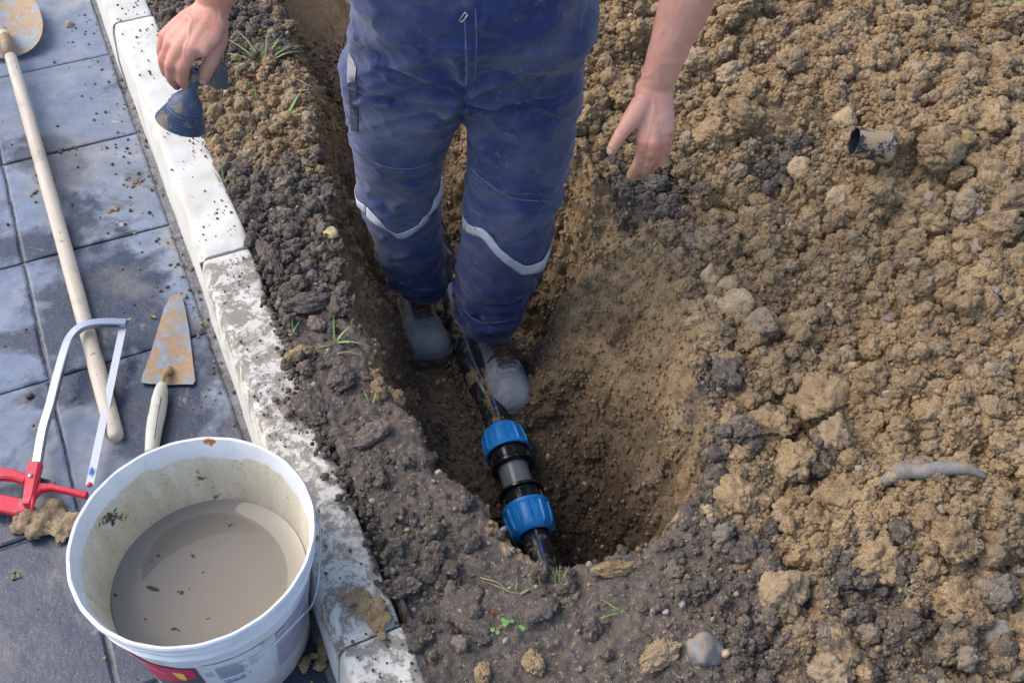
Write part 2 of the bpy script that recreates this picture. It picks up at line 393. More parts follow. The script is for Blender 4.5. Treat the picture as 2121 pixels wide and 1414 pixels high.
smo = np.exp(-(((Q[:, 0]-.15)/.10)**2+((Q[:, 1]-1.72)/.16)**2))*inn   # smoother scraped face of the right wall
D *= 1-.3*smo
V[idx] += N[idx]*D[:, None]
# pipe groove and trodden floor
pipeA, pipeB = Pz(930, 560, -.475), Pz(1140, 1165, -.49)
I, J = np.meshgrid(np.arange(a-1), np.arange(b_-1), indexing='ij'); k = (I*b_+J).ravel()
TF = np.stack([k, k+b_, k+b_+1, k+1], -1)
TF = TF[:, ::1]
me = mesh_np('soil_ground', V, TF)
for nm, arr in (('dark', dark), ('damp_shade', damp_shade)):
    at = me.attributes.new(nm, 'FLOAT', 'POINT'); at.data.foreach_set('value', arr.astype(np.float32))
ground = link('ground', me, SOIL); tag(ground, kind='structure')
TV = V; TD, TM, TINS, THEAP, TDARK, TDAMP_SHADE = dist, Z, ins, heap, dark, damp_shade
TN = grid_normals(TV)
gs_lo = np.searchsorted(ss, .18)
def tidx(x, y):
    n, s = ns(x, y); i = np.clip(np.round((n-nn[0])/dn).astype(int), 1, len(np.arange(KC-.1, 2.35, dn))-2)
    j = np.clip(gs_lo+np.round((s-.18)/dn).astype(int), gs_lo, gs_lo+len(s_mid)-1); return i*b_+j
def ground_hit(px, py, z0=0.):
    """place on the soil surface seen at a photo pixel"""
    z = z0
    for _ in range(12):
        p = Pz(px, py, z); q = TV[tidx(np.array([p[0]]), np.array([p[1]]))[0]]; z = .5*z+.5*float(q[2])
    return np.array([p[0], p[1], z])

# ---------------------------------------------------------------- kerb
def kerb_mat():
    b = MB('white_kerb_concrete'); s = b.dot((KV[0], KV[1], 0)); n = b.dot((NV[0], NV[1], 0))
    base = b.mix(b.ramp(b.noise(7, 5, .6), [(.4, 0.), (.65, 1.)]), (.66, .64, .585), (.53, .505, .45))
    base = b.mix(b.ramp(b.noise(300, 3, .6), [(.56, 0.), (.7, .35)]), base, (.5, .48, .44))
    amt = b.ramp(b.mth('DIVIDE', s, 4.), [(0, .60), (.2, .60), (.40, .61), (.445, .585), (.452, .43), (.49, .40), (.6, .38), (.66, .39), (.72, .46), (1, .42)])
    topd = b.ramp(b.mth('ADD', b.dot((0, 0, 1)), .5), [(.40, .0), (.49, 1.)])
    big = b.noise(23, 9, .72, .5)
    v = b.mth('ADD', b.mth('MULTIPLY', b.mth('ADD', big, b.mth('MULTIPLY', b.noise(90, 6, .7), .35)), .74), b.mth('SUBTRACT', amt, .56))
    v = b.mth('MULTIPLY', v, b.mth('ADD', .82, b.mth('MULTIPLY', topd, .18)))
    m1 = b.ramp(v, [(.51, 0.), (.575, 1.)])
    dirt = b.mix(b.ramp(b.noise(40, 5, .7), [(.4, 0.), (.7, 1.)]), (.05, .043, .041), (.145, .11, .085))
    c = b.mix(b.mth('MULTIPLY', m1, .92), base, dirt)
    haze = b.ramp(v, [(.44, 0.), (.54, .35)])
    c = b.mix(haze, c, (.50, .45, .37))
    sp_ = b.ramp(b.noise(150, 4, .75), [(.655, 0.), (.69, 1.)])
    c = b.mix(b.mth('MULTIPLY', sp_, .85), c, (.07, .065, .065))
    return b.done(c, .88, b.bump(b.mth('ADD', b.mth('MULTIPLY', m1, .8), b.noise(130, 5, .7)), .35, .003))
KERB = kerb_mat()
kerb = empty('kerb', (*xy(KC-KW/2, 1.8), ZP), 'row of white concrete kerb stones with soil spilled over them', 'kerb')
def kerb_stone(s0, s1, dn_=0., dz=0., tw=0.):
    L = s1-s0; ni = max(8, int(L/.012)); prof = []
    h = KW/2; bev = .006
    cs = [(-h-.012, ZP-.03), (-h-.010, -.12), (-h-.003, -.03), (-h+.002, -.012), (-h+bev, -.003), (-h+bev*2.2, 0)]
    cs += [(-h+bev*2.2+(2*h-bev*3.4)*k/8, 0) for k in range(1, 8)] + [(h-bev*1.2, 0), (h-.0025, -.0015), (h, -.006), (h, -.06), (h, ZP-.03)]
    V = []; 
    for i in range(ni+1):
        t = i/ni; e = min(t, 1-t)*L; sh = -.004*math.exp(-e/.004)
        for q, z in cs:
            zz = z+dz+(sh if z > -.05 else 0); nq = KC-KW/2+q*(1+ (0))+dn_+tw*(t-.5)
            V.append((*xy(nq, s0+L*t+(.0)), zz))
    m = len(cs); V = np.array(V); 
    d = .0016*fbm(V*40, 4, 3)+.0022*vnoise(V*9, 8); chip = np.maximum(0, vnoise(V*np.array([26, 26, 26]), 55)-.42)*.03
    edge = np.tile(np.array([1. if -.02 < z < -.0005 else .1 for _, z in cs]), ni+1)
    V[:, 2] += d*1.2-chip*edge; V[:, 0] += d*NV[0]+chip*edge*NV[0]*.6; V[:, 1] += d*NV[1]+chip*edge*NV[1]*.6
    F = [(i*m+j, i*m+j+1, (i+1)*m+j+1, (i+1)*m+j) for i in range(ni) for j in range(m-1)]
    bm = bmesh.new(); vs = [bm.verts.new(v) for v in V]
    for f in F: bm.faces.new([vs[i] for i in f])
    bm.faces.new([vs[j] for j in range(m)]); bm.faces.new([vs[ni*m+j] for j in range(m)][::-1])
    return link('kerb_stone', sharp(from_bm('kerb_stone', bm), 50), KERB, kerb)
kj = [-.2, .796, 1.796, 2.796, 3.796, 4.8]
for i in range(5):
    kerb_stone(kj[i]+.003, kj[i+1]-.003, [0, .0, .004, -.002, 0][i], [0, -.004, 0, .001, 0][i], [0, .004, -.006, .003, 0][i])
MORTAR = (lambda b: b.done(b.mix(b.ramp(b.noise(60, 5, .7), [(.35, 0.), (.65, 1.)]), (.09, .09, .095), (.22, .22, .225)), .85, b.bump(b.noise(200, 5, .7), .8, .003)))(MB('grey_mortar'))
bm = bmesh.new()
for s in kj[1:5]:
    M = Matrix(((NV[0], KV[0], 0, xy(KC-KW/2, s)[0]), (NV[1], KV[1], 0, xy(KC-KW/2, s)[1]), (0, 0, 1, -.012), (0, 0, 0, 1)))
    box(bm, (-.002, 0, -.1), KW-.004, .005, .2, M)
link('joint_mortar', from_bm('joint_mortar', bm, False), MORTAR, kerb)

# ---------------------------------------------------------------- pavement
def paver_mat():
    b = MB('blue_grey_paver'); r = b.rand()
    wv = b.noise(3.1, 7, .62, .25); wet = b.ramp(b.mth('ADD', b.mth('ADD', wv, b.dot((.015, -.13, 0))), .235), [(.455, 0.), (.475, .45), (.52, 1.)])
    dry = b.mix(b.ramp(b.noise(18, 6, .7), [(.3, 0.), (.7, 1.)]), (.20, .25, .34), (.12, .15, .21))
    dry = b.mix(b.ramp(b.noise(7, 5, .6), [(.5, 0.), (.66, .65)]), dry, (.33, .33, .34))
    dry = b.mix(b.mth('MULTIPLY', r, .2), dry, (.1, .12, .17))
    wt = b.mix(b.ramp(b.noise(11, 6, .7), [(.35, 0.), (.7, 1.)]), (.014, .023, .052), (.032, .043, .072))
    wt = b.mix(b.ramp(b.noise(5, 6, .7, .5), [(.56, 0.), (.68, .55)]), wt, (.15, .135, .12))
    c = b.mix(wet, dry, wt)
    mud = b.ramp(b.noise(8.5, 8, .7, .3), [(.62, 0.), (.67, 1.)])
    c = b.mix(b.mth('MULTIPLY', mud, .7), c, (.24, .20, .15)); c = b.mix(b.ramp(b.noise(2.2, 8, .72, .5, vec=b.mapping(loc=(7, 1, 0))), [(.52, 0.), (.66, .5)]), c, (.20, .19, .175))
    chip = b.ramp(b.noise(4.3, 5, .6, .2, vec=b.mapping(loc=(3, 1, 0))), [(.66, 0.), (.675, 1.)])
    c = b.mix(b.mth('MULTIPLY', chip, .7), c, (.38, .40, .43))
    c = b.mix(b.ramp(b.noise(420, 2, .5), [(.66, 0.), (.72, .6)]), c, (.4, .42, .45))
    ro = b.mix(wet, b.ramp(b.noise(30, 4), [(.3, .6), (.7, .8)]), b.ramp(b.noise(24, 4), [(.35, .20), (.7, .5)]))
    h = b.mth('ADD', b.noise(120, 6, .7), b.mth('MULTIPLY', b.noise(22, 4, .6), 2.))
    return b.done(c, ro, b.bump(h, .3, .0025))
PAVER = paver_mat()
pav = empty('pavement', (*xy(-.5, 1.8), ZP-.04), kind='structure')
bm = bmesh.new()
G0 = -.2896; T0 = 2.9636
def paver(n0, n1, s0, s1, tilt):
    g = .0035; n0 += g; n1 -= g; s0 += g; s1 -= g
    bm = bmesh.new(); bev = .005; k = 14
    xs = [n0, n0+bev]+[n0+bev+(n1-n0-2*bev)*i/k for i in range(1, k)]+[n1-bev, n1]; ys = [s0, s0+bev]+[s0+bev+(s1-s0-2*bev)*i/k for i in range(1, k)]+[s1-bev, s1]
    V = np.array([(*xy(x, y), ZP-(.0022 if (x in (n0, n1) or y in (s0, s1)) else 0)) for x in xs for y in ys])
    V[:, 2] += .0012*fbm(V*12, 3, 6)+tilt[2]+tilt[0]*((V[:, 0]-V[:, 0].mean()))+tilt[1]*(V[:, 1]-V[:, 1].mean())
    jit = .0012*vnoise(V*50, 4); V[:, 0] += jit; V[:, 1] += jit
    m = len(ys); vs = [bm.verts.new(v) for v in V]
    for i in range(len(xs)-1):
        for j in range(m-1): bm.faces.new((vs[i*m+j], vs[(i+1)*m+j], vs[(i+1)*m+j+1], vs[i*m+j+1]))
    e = [i*m for i in range(len(xs))]+[(len(xs)-1)*m+j for j in range(1, m)]+[i*m+m-1 for i in range(len(xs)-2, -1, -1)]+[j for j in range(m-2, 0, -1)]
    lo = [bm.verts.new((vs[i].co.x, vs[i].co.y, ZP-.04)) for i in e]
    for q in range(len(e)): bm.faces.new((vs[e[q]], lo[q], lo[(q+1) % len(e)], vs[e[(q+1) % len(e)]]))
    return link('paver', sharp(from_bm('paver', bm), 14), PAVER, pav)
for r_ in range(-4, 9):
    s1 = T0-.4*r_; s0 = s1-.4
    for c_ in range(-4, 1):
        n0 = G0+.4*c_; n1 = n0+.4 if c_ < 0 else KC-KW-.026
        off = 0
        paver(n0, n1, s0+off, s1+off, (rnd.uniform(-.004, .004), rnd.uniform(-.004, .004), rnd.uniform(-.0012, .0012)))
bm = bmesh.new(); k = 60
q = [(*xy(KC-KW+.02, -40), ZP-.007), (*xy(KC-KW+.02, 40), ZP-.007), (*xy(-60, 40), ZP-.007), (*xy(-60, -40), ZP-.007)]
bm.faces.new([bm.verts.new(p) for p in q])
link('joint_bed', from_bm('joint_bed', bm, False), MORTAR, pav)
# rough strip of cement along the kerb foot
nsb = 300; V = []; 
for i in range(nsb+1):
    s = -.3+4.6*i/nsb
    for t in range(7): V.append((*xy(KC-KW-.033+.037*t/6, s), ZP-.006+.010*(t/6)**1.5))
V = np.array(V); V[:, 2] += .0035*fbm(V*45, 4, 31); e = np.tile([1, .3, 0, 0, 0, 0, 0], nsb+1); w_ = vnoise(V*14, 9)*.012*e; V[:, 0] += w_*NV[0]; V[:, 1] += w_*NV[1]
link('cement_strip', mesh_np('cement_strip', V, [(i*7+j, i*7+j+1, (i+1)*7+j+1, (i+1)*7+j) for i in range(nsb) for j in range(6)]), MORTAR, pav)

# ---------------------------------------------------------------- clods, stones, crumbs
def ico(sub):
    bm = bmesh.new(); bmesh.ops.create_icosphere(bm, subdivisions=sub, radius=1); me = bpy.data.meshes.new('ico'); bm.to_mesh(me); bm.free()
    V = co_of(me).copy(); F = np.array([p.vertices[:] for p in me.polygons]); bpy.data.meshes.remove(me); return V, F
def clod_mesh(name, sub, seed, crumb=1., flat=.75, mat=None, ang=.0, long=1.):
    V, F = ico(sub); o = np.array([seed*7.3, seed*3.1, seed*5.7])
    r = 1+.38*fbm(V*1.1+o, 2, seed)+.30*crumb*(lumps(V*1.6+o, seed)-.45)+.20*crumb*(lumps(V*3.6+o, seed+9)-.4)+.17*crumb*(lumps(V*7+o, seed+5)-.4)+.08*crumb*(lumps(V*14+o, seed+6)-.4)
    V2 = V*r[:, None]*np.array([1*long, .85, flat])
    if ang:
        for k in range(9):
            q = rs.normal(size=3); q /= np.linalg.norm(q); d = .62+.25*rs.rand()
            t = V2@q-d; V2 = V2-np.maximum(t, 0)[:, None]*q*ang
    me = mesh_np(name, V2, F, True)
    if mat: me.materials.append(mat)
    return me
CL_BIG = [clod_mesh('soil_clod', 5, 20+i, 1.15, .72, CLOD, .35 if i % 2 else 0) for i in range(9)]
CL_MID = [clod_mesh('clod', 4, 40+i, 1.2, .8, CLOD) for i in range(8)]
CL_SMALL = [clod_mesh('crumb', 3, 60+i, 1.1, .85, CLOD) for i in range(6)]
ST = [clod_mesh('stone', 3, 80+i, .15, .62, [STONE, STONE_GREY, STONE_PALE, STONE][i % 4], .8) for i in range(8)]
src = {}
def sources(key, meshes):
    c = bpy.data.collections.new(key)
    for i, m in enumerate(meshes): c.objects.link(bpy.data.objects.new('%s_%02d' % (key, i), m))
    src[key] = c; return c
sources('clod_kinds', CL_MID); sources('crumb_kinds', CL_SMALL); sources('stone_kinds', ST)
def scatter(name, pts, scale, key, dark, damp_shade, label=None, cat=None, parent=None, squash=None):
    """one stuff object: instances of the collection's meshes on points"""
    me = bpy.data.meshes.new(name); n = len(pts); me.vertices.add(n); me.vertices.foreach_set('co', np.asarray(pts, np.float32).ravel())
    def at(nm, ty, v, f='value'):
        q = me.attributes.new(nm, ty, 'POINT'); q.data.foreach_set(f, np.asarray(v).ravel())
    at('size', 'FLOAT', np.asarray(scale, np.float32)); at('turn', 'FLOAT_VECTOR', (rs.rand(n, 3)*6.283).astype(np.float32), 'vector')
    at('dark', 'FLOAT', np.asarray(dark, np.float32)*np.ones(n, np.float32)); at('damp_shade', 'FLOAT', np.asarray(damp_shade, np.float32)*np.ones(n, np.float32))
    at('pick', 'INT', rs.randint(0, len(src[key].objects), n).astype(np.int32))
    o = bpy.data.objects.new(name, me); COL.objects.link(o)
    g = bpy.data.node_groups.new(name, 'GeometryNodeTree'); g.interface.new_socket('Geometry', in_out='INPUT', socket_type='NodeSocketGeometry'); g.interface.new_socket('Geometry', in_out='OUTPUT', socket_type='NodeSocketGeometry')
    N_ = g.nodes; gi = N_.new('NodeGroupInput'); go = N_.new('NodeGroupOutput'); ip = N_.new('GeometryNodeInstanceOnPoints'); ci = N_.new('GeometryNodeCollectionInfo')
    ci.inputs[0].default_value = src[key]; ci.inputs['Separate Children'].default_value = True; ci.inputs['Reset Children'].default_value = True
    def na(nm, ty): q = N_.new('GeometryNodeInputNamedAttribute'); q.data_type = ty; q.inputs[0].default_value = nm; return q.outputs[0]
    L = g.links.new; L(gi.outputs[0], ip.inputs['Points']); L(ci.outputs[0], ip.inputs['Instance']); ip.inputs['Pick Instance'].default_value = True
    L(na('pick', 'INT'), ip.inputs['Instance Index']); L(na('turn', 'FLOAT_VECTOR'), ip.inputs['Rotation']); L(na('size', 'FLOAT'), ip.inputs['Scale']); L(ip.outputs[0], go.inputs[0])
    m = o.modifiers.new('scatter', 'NODES'); m.node_group = g; o['kind'] = 'stuff'
    if label: o['label'] = label
    if cat: o['category'] = cat
    if parent: o.parent = parent; me.transform(Matrix.Translation(-parent.location))
    return o
fi = np.where(fine & (n_ > KC+.012) & (Y < 3.2))[0]
# in-frame weight so that the density is spent where the camera looks
rel = TV[fi]-CAMP; dz_ = rel@Fv; u_ = FL*(rel@Rv)/dz_; v_ = FL*(rel@Uv)/dz_
inview = (np.abs(u_) < 1250) & (v_ < 900) & (v_ > -900)
fi = fi[inview]; fh = THEAP[fi]; fin = TINS[fi]; ndk = np.clip(TDARK[fi], 0, 1)
strip = (~fin)*(1-fh)
clump = .5+.5*fbm(TV[fi]*9, 3, 66)
def draw(wt, n):
    c = np.cumsum(np.maximum(wt, 0)); return fi[np.searchsorted(c, rs.rand(n)*c[-1])]
def lay(ix, size, sink=.25):
    jit = rs.normal(size=(len(ix), 3))*.0015
    return TV[ix]+TN[ix]*(size*(1-sink*2))[:, None]*.5+jit
def put(name, wt, n, smin, smax, pw, key, label, cat, sink=.3, dk=None):
    ix = draw(wt, n); sz = smin+(smax-smin)*rs.rand(n)**pw
    d = TDARK[ix]+rs.normal(size=n)*.12 if dk is None else dk
    return scatter(name, lay(ix, sz, sink), sz, key, d, np.clip(TDAMP_SHADE[ix]-.12, 0, 2), label, cat)
upst = np.clip((TV[fi][:, 1]-1.45)/.2, 0, 1)*strip
put('heap_lumps', fh*(.25+clump**2), 7500, .006, .024, 2.0, 'clod_kinds', 'crumbly tan soil lumps covering the spoil heap right of the pit', 'soil')
put('heap_crumbs', fh*(.35+clump), 105000, .0016, .0068, 2.0, 'crumb_kinds', 'fine tan soil crumbs all over the spoil heap', 'soil')
put('strip_lumps', strip*(.03+.9*clump**4)+.9*upst, 1700, .005, .024, 2.4, 'clod_kinds', 'dark earth lumps strewn between the kerb and the pit', 'soil')
put('strip_crumbs', strip*(.02+clump**4)+1.1*upst, 9000, .0014, .0056, 2.0, 'crumb_kinds', 'dark earth crumbs strewn between the kerb and the pit', 'soil')
put('strip_gravel', strip*(.15+clump**2)+1.0*upst, 700, .0025, .0095, 2.4, 'stone_kinds', 'small tan and grey pebbles lying in the dark topsoil', 'gravel', .25)
put('heap_gravel', fh, 1100, .003, .012, 2.6, 'stone_kinds', 'small pebbles lying among the lumps of the spoil heap', 'gravel', .3)
flo = fin*(TN[fi][:, 2] > .75)
put('pit_crumbs', fin*1./np.maximum(TN[fi][:, 2], .15)*(TN[fi][:, 2] > .08), 26000, .0015, .007, 2.3, 'crumb_kinds', 'moist brown crumbs lying on the floor of the pit', 'soil')
put('pit_gravel', flo*1., 500, .003, .010, 2.4, 'stone_kinds', 'small stones lying on the floor of the pit', 'gravel', .3)
# ---- the clods that show largest are things of their own
def clod(px, py, size, rot=None, mesh=None, name='soil_clod', label=None, group=None, cat='clod', mat=None, sink=.25, loc=None, dark=0., damp_shade=0., sc=(1, 1, 1)):
    p = ground_hit(px, py, .05) if loc is None else np.array(loc); k = 0
    o = bpy.data.objects.new(name, mesh or CL_BIG[rnd.randrange(len(CL_BIG))]); COL.objects.link(o)
    o.location = (p[0], p[1], p[2]+size*(.5-sink)); o.scale = (size*sc[0], size*sc[1], size*sc[2]); o.rotation_euler = rot or (rnd.uniform(-.5, .5), rnd.uniform(-.5, .5), rnd.uniform(0, 6.28))
    o['dark'] = float(dark); o['damp_shade'] = float(damp_shade); return tag(o, label, cat, group)
ix = draw(fh*(.2+clump**2)*(TV[fi][:, 2] > 0), 250); szs = .016+.034*rs.rand(250)**2.0
offp = ground_hit(1805, 300, .29); lst = ground_hit(1930, 995, .15)
def whereabouts(p, s):
    d = np.array(p)-CAMP; zc = d@Fv; px, py = 1060.5+FL*(d@Rv)/zc, 707-FL*(d@Uv)/zc; size = 'big' if s > .03 else 'medium' if s > .021 else 'small'
    if np.linalg.norm(p-offp) < .22: w_ = 'beside the black pipe offcut'
    elif np.linalg.norm(p-lst) < .2: w_ = 'around the long smooth grey stone'
    elif px < 1500 and py < 450: w_ = 'behind the bare hand and forearm'
    elif py < 230: w_ = 'near the top edge of the heap'
    elif px < 1640 and py > 640 and py < 1150: w_ = 'along the right rim of the pit'
    elif py > 1150: w_ = 'at the foot of the heap along the bottom edge'
    elif px > 1850: w_ = 'near the right edge of the picture'
    else: w_ = 'in the middle of the spoil heap'
    return '%s tan crumbly soil clod %s' % (size, w_), '%s soil clods %s' % (size, w_)
for i, s in zip(ix, szs):
    lb_, gp_ = whereabouts(TV[i], s)
    clod(0, 0, s, loc=TV[i]+TN[i]*s*.1, label=lb_, group=gp_, dark=TDARK[i]+rnd.gauss(0, .25))
def pale(i): 
    return clod_mesh('pale_clod', 4, 100+i, .75, .8, STONE_PALE, .45)
for px, py, s, m, lb in (
    (1530, 640, .042, pale(1), 'large pale yellowish clod at the right rim of the pit, lowest of a group'),
    (1470, 582, .030, pale(2), 'pale clod at the right rim, upper left of its group'),
    (1508, 594, .022, pale(3), 'narrow pale clod beside the larger one at the right rim'),
    (1475, 625, .018, pale(5), 'small pale clod tucked between larger ones at the right rim'),
    (1592, 893, .052, None, 'big rounded brown clod right of the pit rim'),
    (1642, 962, .046, None, 'orange brown clod lying just below the big rounded clod'),
    (1705, 835, .055, None, 'broad crumbly clod above the big rounded one on the heap'),
    (1730, 905, .040, CL_BIG[3], 'flat grey brown clod right of the big rounded clod'),
    (1545, 250, .050, CL_BIG[1], 'knobbly tall clod near the hand on the heap'),
    (1478, 290, .052, CL_BIG[2], 'upright block of clay beside the bare hand'),
    (1440, 130, .040, CL_BIG[4], 'grey topped clod right of the bare forearm'),
    (1660, 360, .038, pale(4), 'pale knobbly clod below left of the pipe offcut'),
    (1750, 250, .030, pale(6), 'pale pointed clod leaning behind the pipe offcut'),
    (1735, 420, .036, pale(7), 'pale rounded clod in the middle of the heap'),
    (1940, 320, .060, CL_BIG[5], 'large crumbly clod right of the pipe offcut'),
    (1370, 1120, .001, None, ''),
    (1530, 1035, .046, None, 'reddish brown clod right of the near pit rim'),
    (1810, 1170, .050, None, 'large crumbly clod in the lower part of the heap'),
    (1620, 1230, .045, None, 'crumbly brown clod near the bottom of the heap'),
    (1700, 1090, .048, None, 'wide crumbly clod below the long pale stone'),
    (1290, 190, .040, CL_BIG[6], 'clod between the trousers and the bare hand')):
    if lb: clod(px, py, s, mesh=m, label=lb, sink=.3)
for px, py, s, mt, flat, lb in (
    (1455, 1352, .034, 1, .7, 'squarish grey stone at the bottom edge of the ground'),
    (143, 53, .016, 0, .8, 'pale pebble on the pavers beside the spade blade'),
    (955, 1250, .036, 3, .12, 'flat slate coloured stone left of the near pit rim'),
    (975, 1288, .038, 3, .12, 'second flat slate stone just below the first'),
    (1122, 1265, .030, 4, .16, 'flat pale grey clod lying in the dark soil near the bottom'),
    (1190, 1232, .010, 2, .8, 'small cream stone standing in the weeds'),
    (936, 948, .0095, 1, .9, 'little grey stone on the pit floor beside the coupling'),
    (935, 768, .012, 2, .8, 'tan stone on the pit floor below the left boot'),
    (2065, 1310, .034, 0, .8, 'grey brown stone at the lower right'),
    (2052, 1235, .022, 2, .8, 'rounded pale stone near the right edge'),
    (1975, 1255, .024, 0, .8, 'tan angular stone near the lower right'),
    (1080, 1255, .001, 0, 1, '')):
    if not lb: continue
    mat = [STONE, STONE_GREY, STONE_PALE, STONE_SLATE, STONE_SLATE][mt]
    m = clod_mesh('stone', 4, int(px) % 97, .12 if flat > .5 else .9, flat, mat if mt != 4 else STONE_GREY, .8 if flat > .5 else .2)
    p = ground_hit(px, py, .05)
    if px == 143: p = Pz(px, py, ZP)
    if mt >= 3: m.materials.clear(); m.materials.append(CLOD)
    clod(px, py, s, mesh=m, name='stone', label=lb, cat='stone', loc=p, dark=1.1 if mt == 3 else .75, sink=.3 if flat > .5 else .32, rot=(rnd.uniform(-.15, .15), rnd.uniform(-.15, .15), rnd.uniform(0, 6)), sc=(1, 1, 1) if flat > .5 else (1.25, .8, 1))
# the long smooth stone half buried in the heap
bm = bmesh.new(); pts = [ground_hit(x, y, .15)+np.array([0, 0, dz]) for x, y, dz in ((1822, 1012, .0), (1850, 1000, .014), (1895, 1000, .014), (1930, 992, .012), (1985, 990, .008), (2035, 998, -.006))]
tube(bm, catmull(pts, 6), list(np.interp(np.linspace(0, 5, 31), [0, 1, 2, 3, 4, 5], [.008, .0165, .0125, .0135, .011, .004])), 14)
me = from_bm('long_stone', bm); Vv = co_of(me).copy(); Nn = no_of(me); set_co(me, Vv+np.array([0, 0, .022])+Nn*(.0035*fbm(Vv*30, 4, 3))[:, None]); link('long_stone', me, STONE_GREY)
tag(bpy.data.objects['long_stone'], 'long smooth blue grey stone half buried across the heap', 'stone')
for px, py, s, dk, sc, rz, lb in (
    (560, 545, .050, 1., (1.3, .55, .5), 2.0, 'long flat slab of dark soil beside the kerb joint'),
    (610, 512, .022, .9, (1, 1, .8), 1, 'small dark clod near the trench edge above the boots'),
    (640, 632, .046, 1., (1.3, .7, .6), .3, 'arched dark slab of soil between kerb and boots'),
    (600, 605, .030, .8, (1, 1, .7), 1, 'brown clod against the kerb below its joint'),
    (700, 640, .030, .9, (1, .8, .7), 2, 'rounded grey brown clod at the left rim level with the boots'),
    (620, 735, .028, .2, (1, .8, .6), .5, 'tan clod lying half on the kerb'),
    (705, 790, .034, .8, (1.1, .8, .6), 1.2, 'crumbly brown clod left of the crumbling rim'),
    (640, 850, .040, 1.1, (1.2, .9, .45), 2.2, 'smooth dark slab of soil pressed onto the kerb edge'),
    (770, 900, .034, 1., (1.2, .8, .45), .8, 'flat dark clod above the crack in the soil'),
    (520, 330, .030, .4, (1, .8, .8), 1.2, 'brown clod near the kerb below the held fitting'),
    (590, 370, .032, .9, (1, 1, .8), 2.1, 'dark clod near the trench edge level with the knees'),
    (560, 420, .026, .2, (1, 1, .8), .2, 'tan clod in the soil strip level with the reflective tape'),
    (600, 250, .028, 0, (1.2, .8, .7), .2, 'tan clod at the trench edge under the bent grass blade'),
    (835, 1215, .03, 1, (1, .8, .4), .2, 'dark flat clod near the kerb at the bottom'),
    (860, 1330, .026, 1, (1, .8, .5), 1.2, 'dark brown clod at the bottom edge near the kerb'),
    (1000, 1395, .026, .1, (.6, 1, .7), .2, 'pinkish tan clod at the bottom edge below the slate stones'),
    (1103, 1375, .024, .0, (1, .9, .8), 2.2, 'tan clod at the bottom edge right of the pinkish one'),
    (1270, 1180, .030, .1, (1.5, .6, .6), .15, 'long tan clod lying just below the near rim'),
    (1365, 1358, .036, .2, (1.1, .8, .7), .5, 'broad tan clod left of the squarish grey stone')):
    clod(px, py, s, rot=(rnd.uniform(-.15, .15), rnd.uniform(-.15, .15), rz), mesh=CL_BIG[int(px) % 9], label=lb, sink=.3, dark=dk, sc=sc)
YEL = (lambda b: b.done(b.mix(b.ramp(b.noise(60, 5, .7), [(.35, 0.), (.65, 1.)]), (.46, .33, .13), (.62, .50, .28)), .8, b.bump(b.noise(150, 5), .5, .003)))(MB('yellow_sandstone'))
for px, py, s, mt, lb in ((686, 486, .022, YEL, 'yellow sandstone chip wedged in the left rim'), (497, 103, .013, STONE_PALE, 'pale yellow stone in the big grass tuft'), (548, 478, .0085, STONE_GREY, 'whitish pebble below the held fitting near the kerb'),
    (567, 450, .012, STONE_GREY, 'oval grey pebble in the strip of soil'), (648, 570, .016, STONE_SLATE, 'pinkish grey stone near the left rim'), (534, 280, .010, STONE_GREY, 'small grey pebble right of the held fitting'), (570, 828, .0085, STONE_SLATE, 'dark flat pebble on top of the kerb'),
    (668, 122, .009, STONE, 'tan flake of stone lying on the trench floor'), (1108, 1208, .0001, STONE, '')):
    if lb: clod(px, py, s, mesh=clod_mesh('stone', 4, int(px) % 83, .15, .6, mt, .8), name='stone', label=lb, cat='stone', sink=.25, loc=Pz(px, py, .002) if px == 570 else None)
# clay lumps on the paving and on the kerb
def group_lump(name, cx, cy, z, n, spread, size, label, cat='clod', dark=0., dirv=(1, 0), flat=.6):
    """one irregular lump built as a single remeshed body"""
    c = Pz(cx, cy, z); bm = bmesh.new()
    for i in range(n):
        t = rnd.uniform(-1, 1); q = (c[0]+dirv[0]*t*spread+rnd.gauss(0, spread*.28), c[1]+dirv[1]*t*spread+rnd.gauss(0, spread*.28), z+rnd.uniform(0, size*.5))
        r = size*rnd.uniform(.35, 1)*(1-.4*abs(t)); bmesh.ops.create_icosphere(bm, subdivisions=2, radius=r, matrix=Matrix.Translation(q) @ Matrix.Diagonal((1, 1, flat, 1)))
    me = remeshed(bm, size*.13, 1); Vv = co_of(me).copy(); Nn = no_of(me)
    Vv += Nn*(size*(.35*(lumps(Vv/size*1.2, 3)-.4)+.2*(lumps(Vv/size*3, 4)-.4)))[:, None]; Vv[:, 2] = np.maximum(Vv[:, 2], z-.004); me2 = me; set_co(me2, Vv)
    o = link(name, me2, CLOD); o['dark'] = float(dark); o['damp_shade'] = .0; return tag(o, label, cat)
group_lump('clay_lump', 665, 1352, ZP, 16, .035, .020, 'torn tan clay lump on the pavers between bucket and kerb', dirv=(.45, .6))
group_lump('clay_lump', 95, 1085, ZP+.005, 40, .05, .032, 'large clump of clay stuck under the red saw handle', dirv=(1, -.12))
group_lump('clay_lump', 280, 380, ZP, 10, .022, .011, 'flat tan clay lump on the pavers near the kerb', dirv=(1, .4))
group_lump('clay_lump', 765, 1258, .003, 46, .045, .017, 'crumbly tan clay lump lying on the nearest kerb stone', dirv=(.5, -.6))
group_lump('clay_lump', 235, 436, ZP, 6, .010, .009, 'small brown clay lump on the paver below the flat one', dirv=(1, 0))
group_lump('clay_lump', 30, 1195, ZP, 8, .014, .008, 'flat brown clay lump at the left edge near the bucket', dirv=(1, .2))
group_lump('clay_lump', 142, 310, ZP, 6, .020, .006, 'dark stick shaped crumb of soil on the pavers right of the long handle', dirv=(.9, .5), dark=.8)
